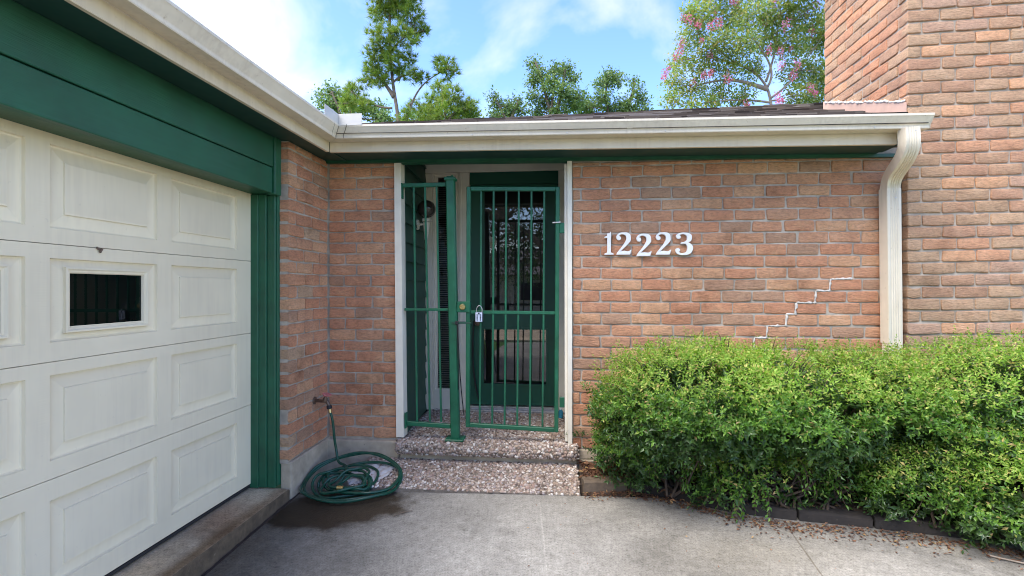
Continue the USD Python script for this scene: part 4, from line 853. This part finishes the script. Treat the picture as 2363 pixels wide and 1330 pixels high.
PINE = [(-4.71,13.46,10.0,0.83),(-5.24,14.04,9.38,0.42),(-4.33,13.86,9.23,0.44),(-4.8,14.11,9.64,0.43),(-3.97,14.06,8.81,0.18),(-5.06,13.56,8.43,0.4),(-4.41,13.51,8.37,0.4),(-4.27,14.2,8.71,0.25),(-5.28,13.8,8.0,0.34),(-4.82,13.78,7.84,0.34),(-4.53,14.29,8.13,0.25),(-5.5,13.98,7.71,0.29),(-5.75,14.17,7.42,0.21),(-5.21,13.98,7.44,0.32),(-4.62,14.08,7.59,0.25),(-4.19,13.82,7.36,0.21),(-4.0,14.05,7.4,0.16),(-3.51,14.13,7.94,0.15),(-3.22,14.01,7.75,0.21),(-3.31,14.1,7.51,0.17),(-3.04,14.06,7.57,0.14),(-3.48,13.85,7.54,0.15),(-6.16,14.2,7.12,0.32),(-6.3,14.06,6.75,0.27),(-5.72,13.87,6.66,0.27),(-4.4,13.78,6.21,0.19)]
PINE_LIMBS = [[(-4.67,14.0,5.91),(-4.86,14.0,7.18),(-4.96,14.0,8.58),(-4.89,14.0,10.85)],[(-4.83,14.0,6.87),(-5.16,14.0,7.32),(-5.46,14.0,7.65)],[(-4.5,14.0,6.03),(-4.16,14.0,6.97),(-3.86,14.0,7.27),(-3.54,14.0,7.48),(-3.22,14.0,7.62)],[(-4.88,14.0,6.55),(-5.35,14.0,6.63),(-5.75,14.0,6.81),(-6.08,14.0,7.04)],[(-4.92,14.0,8.2),(-4.57,14.0,8.56),(-3.99,14.0,8.76)],[(-4.86,14.0,7.31),(-4.44,14.0,7.48),(-4.03,14.0,7.4)],[(-4.93,14.0,7.82),(-5.22,14.0,8.21),(-5.25,14.0,8.62)]]
PINE2 = [(-4.29,17.29,8.42,0.33),(-3.8,16.97,7.97,0.45),(-3.34,17.2,7.74,0.39),(-4.55,17.35,7.91,0.4),(-5.13,17.17,7.71,0.33),(-3.08,17.27,7.43,0.27),(-3.96,16.86,7.38,0.53),(-3.43,17.3,7.39,0.42),(-4.67,16.95,7.31,0.39)]
PINE2_LIMBS = [[(-3.99,17.0,6.85),(-4.07,17.0,7.61),(-4.17,17.0,8.38)],[(-3.99,17.0,7.0),(-3.53,17.0,7.52),(-3.14,17.0,7.5)]]
LEFT = [(-8.82,18.33,8.9,0.32),(-8.38,18.32,8.61,0.35),(-8.75,17.73,8.24,0.28),(-9.06,17.86,8.63,0.16),(-7.7,17.74,7.98,0.37),(-8.64,18.42,8.21,0.39),(-7.28,17.95,7.94,0.31),(-6.91,18.09,8.11,0.29),(-6.57,17.83,7.6,0.34)]
LEFT_LIMBS = [[(-8.24,18.0,7.14),(-8.41,18.0,8.13),(-8.65,18.0,8.76)],[(-8.24,18.0,7.3),(-7.86,18.0,7.91),(-7.73,18.0,8.19)]]
LOW = [(-5.15,19.01,8.17,0.37),(-4.09,18.89,7.93,0.4),(-6.16,18.88,7.86,0.33),(-7.11,19.07,7.92,0.37),(-3.26,19.05,7.85,0.23),(-4.9,19.39,7.99,0.41)]
LOW_LIMBS = [[(-4.8,19.0,7.17),(-4.98,19.0,7.86),(-5.15,19.0,8.17)]]
A = [(-2.18,16.07,7.55,0.16),(-2.08,16.22,7.31,0.21),(-1.76,16.16,7.29,0.18),(-1.39,16.18,7.45,0.16),(-1.52,16.1,7.08,0.24),(-2.12,15.84,6.87,0.19),(-1.24,16.12,7.08,0.14),(-1.84,16.25,6.97,0.23)]
A_LIMBS = [[(-1.71,16.0,6.46),(-1.81,16.0,6.89),(-2.14,16.0,7.52)],[(-1.71,16.0,6.46),(-1.53,16.0,6.99),(-1.36,16.0,7.41)]]
B = [(-0.86,16.2,8.63,0.21),(-0.69,16.05,8.2,0.28),(-0.93,16.09,8.02,0.18),(-0.19,15.83,8.23,0.24),(0.15,16.19,8.44,0.24),(0.36,16.04,8.01,0.21),(-0.33,15.84,7.78,0.31),(0.08,15.68,7.5,0.3),(-0.45,16.26,7.41,0.31),(0.37,16.36,7.36,0.32),(0.56,15.78,7.35,0.22),(-0.76,16.18,7.03,0.26),(-0.06,15.93,6.91,0.31),(-0.86,15.84,7.42,0.19)]
B_LIMBS = [[(-0.26,16.0,6.27),(-0.4,16.0,7.26),(-0.61,16.0,7.97),(-0.81,16.0,8.61)],[(-0.26,16.0,6.41),(-0.06,16.0,7.38),(0.15,16.0,8.35)],[(-0.33,16.0,6.7),(-0.19,16.0,7.81),(-0.17,16.0,8.37)]]
C = [(1.61,16.87,8.41,0.27),(1.91,17.14,8.37,0.23),(1.36,17.2,8.23,0.23),(1.38,16.67,7.62,0.29),(2.45,17.04,8.3,0.13),(2.53,16.79,7.91,0.19),(2.72,17.12,7.68,0.23),(2.11,16.88,7.42,0.3),(1.72,17.27,7.43,0.3),(1.02,17.34,7.63,0.3),(0.76,17.0,7.41,0.25),(2.39,17.36,7.33,0.3),(2.76,16.9,7.22,0.21)]
C_LIMBS = [[(1.7,17.0,6.52),(1.55,17.0,7.56),(1.61,17.0,8.51)],[(1.84,17.0,6.67),(2.27,17.0,7.46),(2.49,17.0,8.25)]]
CRAPE = [(2.4,8.73,6.01,0.26),(2.95,9.08,6.1,0.33),(3.22,8.63,5.91,0.32),(3.69,8.76,5.96,0.32),(4.19,8.93,5.95,0.33),(2.33,9.07,5.78,0.27),(2.63,8.75,5.49,0.29),(3.03,8.67,5.43,0.29),(3.69,9.28,5.78,0.33),(3.94,8.86,5.48,0.31),(4.56,9.33,5.68,0.31),(2.14,9.2,5.42,0.21),(2.46,8.92,5.21,0.27),(2.91,8.97,5.13,0.27),(3.33,9.01,5.13,0.22),(4.08,9.09,5.09,0.26),(4.45,9.07,5.03,0.29),(2.01,9.03,4.97,0.21),(2.35,9.07,4.83,0.24),(2.85,9.25,4.83,0.24),(3.21,9.0,4.69,0.19),(4.1,8.96,4.63,0.24),(4.49,9.14,4.62,0.27),(1.92,8.89,4.59,0.17),(2.31,8.92,4.49,0.16),(3.13,9.18,4.56,0.16),(2.63,9.01,4.55,0.17),(4.16,9.02,4.44,0.14),(2.21,8.81,6.07,0.15),(2.67,8.9,6.62,0.47),(3.47,9.09,6.76,0.48),(3.96,8.45,6.27,0.44),(4.77,9.11,5.87,0.4),(4.78,9.13,4.97,0.4)]
CRAPE_LIMBS = [[(3.68,9.0,4.06),(3.63,9.0,4.62),(3.56,9.0,4.81),(3.36,9.0,5.05),(3.07,9.0,5.21),(2.63,9.0,5.39)],[(3.59,9.0,4.78),(3.29,9.0,4.86),(2.99,9.0,4.95),(2.33,9.0,4.83)],[(3.58,9.0,4.81),(3.61,9.0,5.19),(3.29,9.0,5.73),(3.07,9.0,6.2)],[(3.63,9.0,4.62),(4.01,9.0,4.95),(4.29,9.0,5.38)],[(3.56,9.0,4.89),(3.72,9.0,5.49),(3.79,9.0,6.09)],[(3.65,9.0,4.51),(3.07,9.0,4.57),(2.33,9.0,4.56)],[(3.32,9.0,5.09),(2.77,9.0,5.46),(2.48,9.0,5.93)]]
FLOWERS = [(3.65,8.43,5.58),(4.17,8.71,5.58),(3.64,8.63,5.25),(3.86,8.74,5.34),(2.85,8.58,6.1),(2.63,8.75,6.05),(2.62,8.77,5.93),(2.11,8.41,5.74),(1.71,8.43,4.8),(2.55,8.74,5.27),(2.3,8.88,4.89),(2.49,8.53,4.88),(2.41,8.63,4.89),(4.22,8.7,4.56),(3.61,8.56,4.38),(3.63,8.58,4.37),(3.81,8.56,4.8),(3.45,8.58,5.26),(4.25,8.7,6.02),(1.81,8.55,4.99),(2.31,8.59,5.73),(2.31,8.79,5.86),(2.46,8.41,5.6),(1.78,8.68,4.98),(2.11,8.77,5.97),(3.54,8.56,6.03),(2.62,8.51,5.7),(3.0,8.8,6.15),(3.86,8.52,4.96),(1.92,8.49,5.18),(2.02,8.62,5.32),(3.44,8.75,5.82),(4.03,8.45,4.54),(3.07,8.56,4.33),(3.58,8.57,4.46),(4.13,8.82,5.96),(2.37,8.62,5.48),(2.1,8.83,5.56),(2.75,8.48,4.78),(3.64,8.57,4.99)]
# ------------------------------------------------------------------ shrubs
def sprigs(C, Rr, n, r, zmin, pw=2.6, lo=.6, hi=1.03, front_cut=None):
    d = unit(r.normal(size=(n * 3, 3))); d[:, 2] = np.where(d[:, 2] < -.2, d[:, 2] * .6, d[:, 2]); d = unit(d)
    k = (np.abs(d) ** pw).sum(1) ** (-1 / pw); s = r.uniform(lo ** 3, hi ** 3, n * 3) ** (1 / 3)
    lump = 1 + .34 * (meshkit.fbm(d * 2.6 + 7 + C, 3, 3) - .5) + .30 * (meshkit.fbm(d * 6 + 3 + C, 2, 5) - .5)
    p = d * (k * s * lump)[:, None] * Rr + C
    nrm = unit(np.sign(d) * np.abs(d * k[:, None]) ** (pw - 1) / Rr)
    ok = (p[:, 2] > zmin) & (meshkit.fbm(p * 6.5 + 11, 3, 9) > .395 + .06 * (p[:, 2] < C[2] - .1 * Rr[2]))
    if front_cut is not None: ok &= front_cut(p)
    return p[ok][:n], nrm[ok][:n], s[ok][:n]
def shrub_leaves(p, nrm, r, npair, L, spread=.028, up=.7):
    """each sprig: a short shoot with opposite leaf pairs"""
    n = len(p); ax = unit(nrm * .8 + np.array([0, 0, up]) + r.normal(0, .45, (n, 3)))
    P, D, N, LL, stems = [], [], [], [], []
    ref = unit(np.cross(ax, r.normal(size=(n, 3)))); ref2 = np.cross(ax, ref)
    for k in range(npair):
        t = (k + .3) * spread * .62; base = p + ax * t
        a = k * np.pi / 2 + r.normal(0, .4, n)
        for sg in (-1, 1):
            side = sg * (np.cos(a)[:, None] * ref + np.sin(a)[:, None] * ref2)
            dd = unit(side * 1.0 + ax * (.55 + .25 * k / npair) + r.normal(0, .22, (n, 3)))
            P.append(base); D.append(dd); N.append(unit(ax + r.normal(0, .3, (n, 3)) - .2 * side)); LL.append(L * r.uniform(.6, 1.35, n) * (1 - .35 * (k == npair - 1)))
    P.append(p + ax * npair * spread * .62); D.append(unit(ax + r.normal(0, .3, (n, 3)))); N.append(ref); LL.append(L * r.uniform(.55, .9, n))
    LL = np.concatenate(LL); return leafset(np.concatenate(P), np.concatenate(D), np.concatenate(N), LL, LL * .46, .10, .12)
def stick(P0, P1, r0, r1, r, wob=.02, k=5, n=6):
    t = np.linspace(0, 1, n)[:, None]; P = np.array(P0) * (1 - t) + np.array(P1) * t; P[1:-1] += r.normal(0, wob, (n - 2, 3))
    return tube(P, np.linspace(r0, r1, n), k)
def make_shrub(label, parts, foot, seed):
    r = np.random.default_rng(seed); th = thing('shrub', label, 'shrub', foot, 'clipped shrubs along the wall')
    top, mid, low = [], [], []
    for C, Rr, n, cut in parts:
        C, Rr = np.array(C), np.array(Rr)
        p, nr, s = sprigs(C, Rr, n, r, .0, front_cut=cut)
        y = nr[:, 2] * .8 + (p[:, 2] - C[2]) / Rr[2] * .7 + .25 * s + r.normal(0, .18, len(p))  # sunlit top and shaded base put into leaf colour by height and tilt
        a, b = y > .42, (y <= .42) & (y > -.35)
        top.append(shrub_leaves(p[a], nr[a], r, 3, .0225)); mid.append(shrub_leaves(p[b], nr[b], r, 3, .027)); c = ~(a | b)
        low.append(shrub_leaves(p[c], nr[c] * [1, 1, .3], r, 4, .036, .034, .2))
        q, nq, _ = sprigs(C, Rr * .72, n // 4, r, .05, lo=.3, hi=1.0, front_cut=cut); low.append(shrub_leaves(q, nq, r, 3, .036))
    obj('foliage', cat(*top), leaf_new_lit, th, kind='stuff', tone=5); obj('foliage', cat(*mid), leaf_mid, th, kind='stuff', tone=5); obj('foliage', cat(*low), leaf_dark, th, kind='stuff', tone=5)
    br = []
    for C, Rr, n, cut in parts:
        for k in range(26):
            f0 = np.array([foot[0] + r.uniform(-.25, .25) + (C[0] - foot[0]) * .7, C[1] + r.uniform(-.1, .12), .03]); e = np.array(C) + unit(r.normal(size=3)) * np.array(Rr) * r.uniform(.4, .85); e[2] = max(e[2], .15)
            br.append(stick(f0, e, .009, .002, r, .02))
    obj('branches', cat(*br), shrub_bark, th, smooth=True, kind='stuff')
    return th
under = lambda zc, yc, sl: (lambda p: (p[:, 1] > yc + sl * np.clip(zc - p[:, 2], 0, 1)))
sh1 = make_shrub('left clipped shrub with new growth and sunlit top coloured brighter, under the house number', [((.83, 3.17, .615), (.585, .45, .325), 5600, None), ((1.42, 3.18, .60), (.44, .44, .32), 3000, None), ((.47, 3.27, .36), (.23, .27, .31), 1300, None), ((1.15, 3.33, .30), (.62, .24, .30), 1100, None), ((1.12, 3.04, .17), (.34, .13, .17), 420, None), ((1.84, 3.19, .63), (.34, .40, .29), 2200, None), ((1.55, 3.05, .22), (.30, .12, .16), 260, None)], (1.0, 3.3, .04), 61)
sh2 = make_shrub('right clipped shrub in front of the chimney, reaching out of frame', [((2.75, 3.12, .62), (.90, .47, .365), 7200, None), ((2.40, 3.02, .32), (.50, .34, .28), 1700, None), ((2.02, 2.93, .22), (.34, .20, .22), 1000, None), ((2.45, 2.72, .22), (.45, .22, .22), 1100, None), ((3.0, 2.80, .34), (.85, .46, .35), 4200, None)], (2.7, 3.2, .04), 62)
rs = np.random.default_rng(77)
# drooping shoots that reach the concrete
def droop(root, tip, nl, L, r):
    P = spline([root, (np.array(root) + tip) / 2 + [0, -.03, .04], tip], 14); T = unit(np.gradient(P, axis=0)); Q, D, N = [], [], []
    for k in range(nl):
        i = int(3 + (k / nl) * 10.9); sd = unit(np.cross(T[i], [0, 0, 1.]) * (1 if k % 2 else -1) + r.normal(0, .35, 3)); Q.append(P[i]); D.append(sd + T[i] * .9); N.append(np.array([0, -.3, 1.]) + r.normal(0, .3, 3))
    return tube(P, np.linspace(.003, .0012, 14), 5), leafset(np.array(Q), np.array(D), unit(np.array(N)), r.uniform(.7, 1.2, nl) * L, r.uniform(.7, 1.1, nl) * L * .42, .1, .1)
for th, tips in ((sh1, [((1.05, 3.10, .22), (.86, 2.93, .035)), ((1.05, 3.1, .2), (1.02, 2.89, .02)), ((1.1, 3.1, .2), (.95, 2.9, .0)), ((1.15, 3.1, .2), (1.10, 2.88, .05)), ((1.3, 3.05, .3), (1.38, 2.86, .14)), ((1.45, 3.05, .3), (1.55, 2.85, .16)), ((.75, 3.1, .3), (.70, 2.99, .12)), ((.55, 3.15, .3), (.5, 3.06, .12))]), (sh2, [((2.1, 2.95, .3), (1.95, 2.72, .18)), ((2.25, 2.9, .3), (2.15, 2.64, .12)), ((2.4, 2.85, .2), (2.32, 2.55, .06)), ((2.5, 2.8, .2), (2.45, 2.5, .10)), ((2.0, 3.0, .2), (1.80, 2.82, .10))])):
    tt_, ll_ = [], []
    for a_, b_ in tips:
        for _ in range(3):
            x_ = droop(np.array(a_) + rs.normal(0, .03, 3), np.array(b_) + rs.normal(0, .03, 3) + [0, 0, .01], 16, .034, rs); tt_.append(x_[0]); ll_.append(x_[1])
    obj('drooping_shoots', cat(*ll_), leaf_mid, th, kind='stuff', tone=5); obj('drooping_stems', cat(*tt_), shrub_bark, th, kind='stuff')
# stray shoots standing out of the clipped surface
for th, Cc, Rq in ((sh1, np.array([1.1, 3.17, .64]), np.array([.95, .44, .32])), (sh2, np.array([2.75, 3.12, .63]), np.array([.88, .46, .37]))):
    st_, lf_ = [], []
    for _ in range(46):
        d = unit(rs.normal(size=3) * [1, .8, .6] + [0, -.25, .55]); a_ = Cc + d * Rq * .86; b_ = Cc + d * Rq * 1.02 + [rs.normal(0, .02), rs.normal(0, .015), rs.uniform(.02, .075)]
        x_ = droop(a_, b_, 9, .024, rs); st_.append(x_[0]); lf_.append(x_[1])
    obj('stray_shoots', cat(*lf_), leaf_new_lit, th, kind='stuff', tone=5); obj('stray_stems', cat(*st_), shrub_bark, th, kind='stuff')
wd = thing('weed', 'small weed sprouting from the bricks beside the porch trim', 'weed', (.13, 3.6, .25))
wp = np.array([.12, 3.60, .235]) + rs.normal(0, 1, (16, 3)) * [.035, .004, .012]
obj('leaves', shrub_leaves(wp, np.tile([0, -1., .3], (16, 1)), rs, 2, .018), leaf_dark, wd, tone=5)

leaf_crape = island('leaf_crape', [(0, (.12, .20, .05)), (.5, (.24, .32, .08)), (.85, (.36, .38, .11)), (1, (.45, .34, .14))], .5, .42)
# ------------------------------------------------------------------ trees behind the roof
def limbs_mesh(limbs, r0, r, k=7):
    out = []
    for i, L in enumerate(limbs):
        P = spline(np.array(L) + r.normal(0, .01, (len(L), 3)), 22); a = r0 if i == 0 else r0 * .5
        out.append(tube(P, np.linspace(a, a * .28, 22), k))
    return out
def twigs(blobs, limbs, r, rad, per):
    pts = np.vstack([spline(np.array(L), 30)[6:] for L in limbs]); out, ends = [], []
    for x, y, z, R in blobs:
        c = np.array([x, y, z]); lower = pts[pts[:, 2] < z + .3 * R]
        if len(lower) == 0: lower = pts
        a = lower[np.argmin(np.linalg.norm(lower - c, axis=1) + r.uniform(0, .05))]
        out.append(stick(a, c, rad, rad * .5, r, R * .10, 5, 7))
        for k in range(per):
            e = c + unit(r.normal(size=3)) * R * r.uniform(.5, 1.0); e[2] = max(e[2], c[2] - R * .6); out.append(stick(c + (a - c) * r.uniform(0, .4), e, rad * .45, rad * .15, r, R * .08, 4, 5)); ends.append(e)
    return out, np.array(ends)
def blob_pts(blobs, dens, r, flat=.85):
    P, O = [], []
    for x, y, z, R in blobs:
        n = int(dens * R * R) + 3; d = unit(r.normal(size=(n, 3))); s = r.uniform(.12, 1, n) ** .55
        lump = .72 + .56 * meshkit.fbm(d * 1.7 + [x, y, z], 2, 8)
        P.append(np.array([x, y, z]) + d * (s * R * lump)[:, None] * [1, 1, flat]); O.append(d)
    return np.vstack(P), np.vstack(O)
def leafy_tree(label, blobs, limbs, foot, seed, m, dens, L, trunk_r, catg='tree', name='tree', group=None, bk=None, cl=5):
    r = np.random.default_rng(seed); t = thing(name, label, catg, foot, group)
    lm = [list(map(np.array, l)) for l in limbs]; base = np.array(foot)
    lm[0] = [base, base * .5 + lm[0][0] * .5] + lm[0]
    obj('trunk', cat(*limbs_mesh(lm[:1], trunk_r, r)), bk or bark, t, smooth=True)
    tw_, _ = twigs(blobs, limbs, r, trunk_r * .26, 5)
    obj('limbs', cat(*(limbs_mesh(limbs[1:], trunk_r, r) + tw_)), bk or bark, t, smooth=True, kind='stuff')
    P, O = blob_pts(blobs, dens, r)
    # leaf clusters: a few leaves round each point
    P = np.repeat(P, cl, 0) + r.normal(0, L * .9, (len(P) * cl, 3)); O = np.repeat(O, cl, 0)
    D = unit(O * .5 + r.normal(0, .7, P.shape) - [0, 0, .15]); N = unit(r.normal(0, .6, P.shape) + [0, 0, .9])
    LL = L * r.uniform(.6, 1.25, len(P)); obj('crown', leafset(P, D, N, LL, LL * .5, .08, .15), m, t, kind='stuff', tone=5)
    return t
def pine(label, blobs, limbs, foot, seed, dens, nl, trunk_r):
    r = np.random.default_rng(seed); t = thing('pine_tree', label, 'tree', foot)
    lm = [list(map(np.array, l)) for l in limbs]; base = np.array(foot)
    lm[0] = [base, base * .5 + lm[0][0] * .5] + lm[0]
    obj('trunk', cat(*limbs_mesh(lm[:1], trunk_r, r)), bark, t, smooth=True)
    tw_, _ = twigs(blobs, limbs, r, trunk_r * .22, 4)
    obj('limbs', cat(*(limbs_mesh(limbs[1:], trunk_r * .8, r) + tw_)), bark, t, smooth=True, kind='stuff')
    P, O = blob_pts(blobs, dens, r, .9)
    k = 22; ax = unit(O + [0, 0, .9] + r.normal(0, .35, P.shape)); Q = np.repeat(P, k, 0); A = np.repeat(ax, k, 0)
    D = unit(A * .9 + r.normal(0, .55, Q.shape)); LL = nl * r.uniform(.7, 1.15, len(Q)); S = unit(np.cross(D, r.normal(size=D.shape))) * .008
    V = np.stack([Q - S, Q + S, Q + D * LL[:, None] - [0, 0, .015]], 1).reshape(-1, 3)
    obj('crown', (V, np.arange(len(V)).reshape(-1, 3)), needle_m, t, kind='stuff', tone=3)
    return t
pine('tall open-crowned pine tree rising above the roof, left of centre', PINE, PINE_LIMBS, (-4.45, 14.0, -.5), 71, 620, .19, .085)
pine('short bushy pine at the foot of the tall one, to its right', PINE2, PINE2_LIMBS, (-4.2, 17.0, -.5), 72, 460, .22, .07)
leafy_tree('leafy tree behind the splash guard, left of the tall pine', LEFT, LEFT_LIMBS, (-9.2, 18.0, -.5), 73, leaf_tree, 800, .13, .14)
leafy_tree('low olive-green tree peeping over the roof beneath the pines', LOW, LOW_LIMBS, (-4.6, 19.0, -.5), 74, leaf_olive, 680, .13, .14)
leafy_tree('smallest grey-green tree, first right of the pines', A, A_LIMBS, (-1.7, 16.0, -.5), 75, leaf_tree, 1500, .10, .08, group='grey-green trees over the roof')
leafy_tree('tallest grey-green tree at the centre of the skyline', B, B_LIMBS, (-.3, 16.0, -.5), 76, leaf_tree, 1400, .10, .10, group='grey-green trees over the roof')
leafy_tree('grey-green tree with split tops beside the crape myrtle', C, C_LIMBS, (1.8, 17.0, -.5), 77, leaf_tree, 1300, .105, .10, group='grey-green trees over the roof')
cm = leafy_tree('crape myrtle with pink blossom beside the chimney', CRAPE, CRAPE_LIMBS, (3.9, 9.0, -.5), 78, leaf_crape, 3000, .056, .042, name='crape_myrtle', bk=bark_pale, cl=4)
rf = np.random.default_rng(79); fl = []
for x, y, z in FLOWERS:
    s = rf.uniform(.035, .075); n = int(20 + 500 * s); d = unit(rf.normal(size=(n, 3))); P = np.array([x, y, z]) + d * s * rf.uniform(.2, 1, (n, 1)) * [1, 1, 1.5]
    fl.append(leafset(P, d + rf.normal(0, .4, d.shape), unit(rf.normal(size=d.shape)), rf.uniform(.018, .032, n), rf.uniform(.014, .026, n), .15, .2))
obj('blossom', cat(*fl), flower_m, cm, kind='stuff', tone=5)

# ------------------------------------------------------------------ across the street (seen only in the door glass)
nb = thing('neighbour_house', 'pale brick house across the street, mirrored in the door glass', 'house', (1, -30, -.5))
obj('wall', bx(-8, 9, -36, -28, -.5, 2.3), paint('pale_brick', (.42, .36, .30), .9, .1, 8), nb)
obj('roof', cat((np.array([(-8.6, -27.4, 2.3), (9.6, -27.4, 2.3), (9.6, -36.6, 2.3), (-8.6, -36.6, 2.3), (-5, -32, 4.6), (6, -32, 4.6)]), np.array([[0, 1, 5], [0, 5, 4], [1, 2, 5], [2, 3, 4], [2, 4, 5], [3, 0, 4], [0, 3, 2], [0, 2, 1]]))), paint('grey_roof', (.16, .15, .15), .9, .2, 9), nb)
obj('window', cat(bx(-3, -1.4, -27.99, -27.95, .4, 1.7), bx(3, 5, -27.99, -27.95, .4, 1.7)), painted_dark_room, nb)
ro = np.random.default_rng(90)
ob = [(float(x), float(y), float(z), float(R)) for x, y, z, R in zip(ro.uniform(-7, 6, 60), ro.uniform(-20, -15.8, 60), ro.uniform(2.4, 9, 60), ro.uniform(.9, 1.7, 60))]
leafy_tree('broad oak on the far side of the street, mirrored in the door glass', ob, [[(.6, -17, .5), (.5, -17, 3), (.8, -17, 6.5)], [(.5, -17, 2), (-1.5, -17, 4), (-3, -17.5, 5)], [(.5, -17, 2.2), (2.5, -16.6, 4), (4, -16.5, 5.5)]], (.6, -17, -.5), 91, leaf_dark, 42, .19, .28)
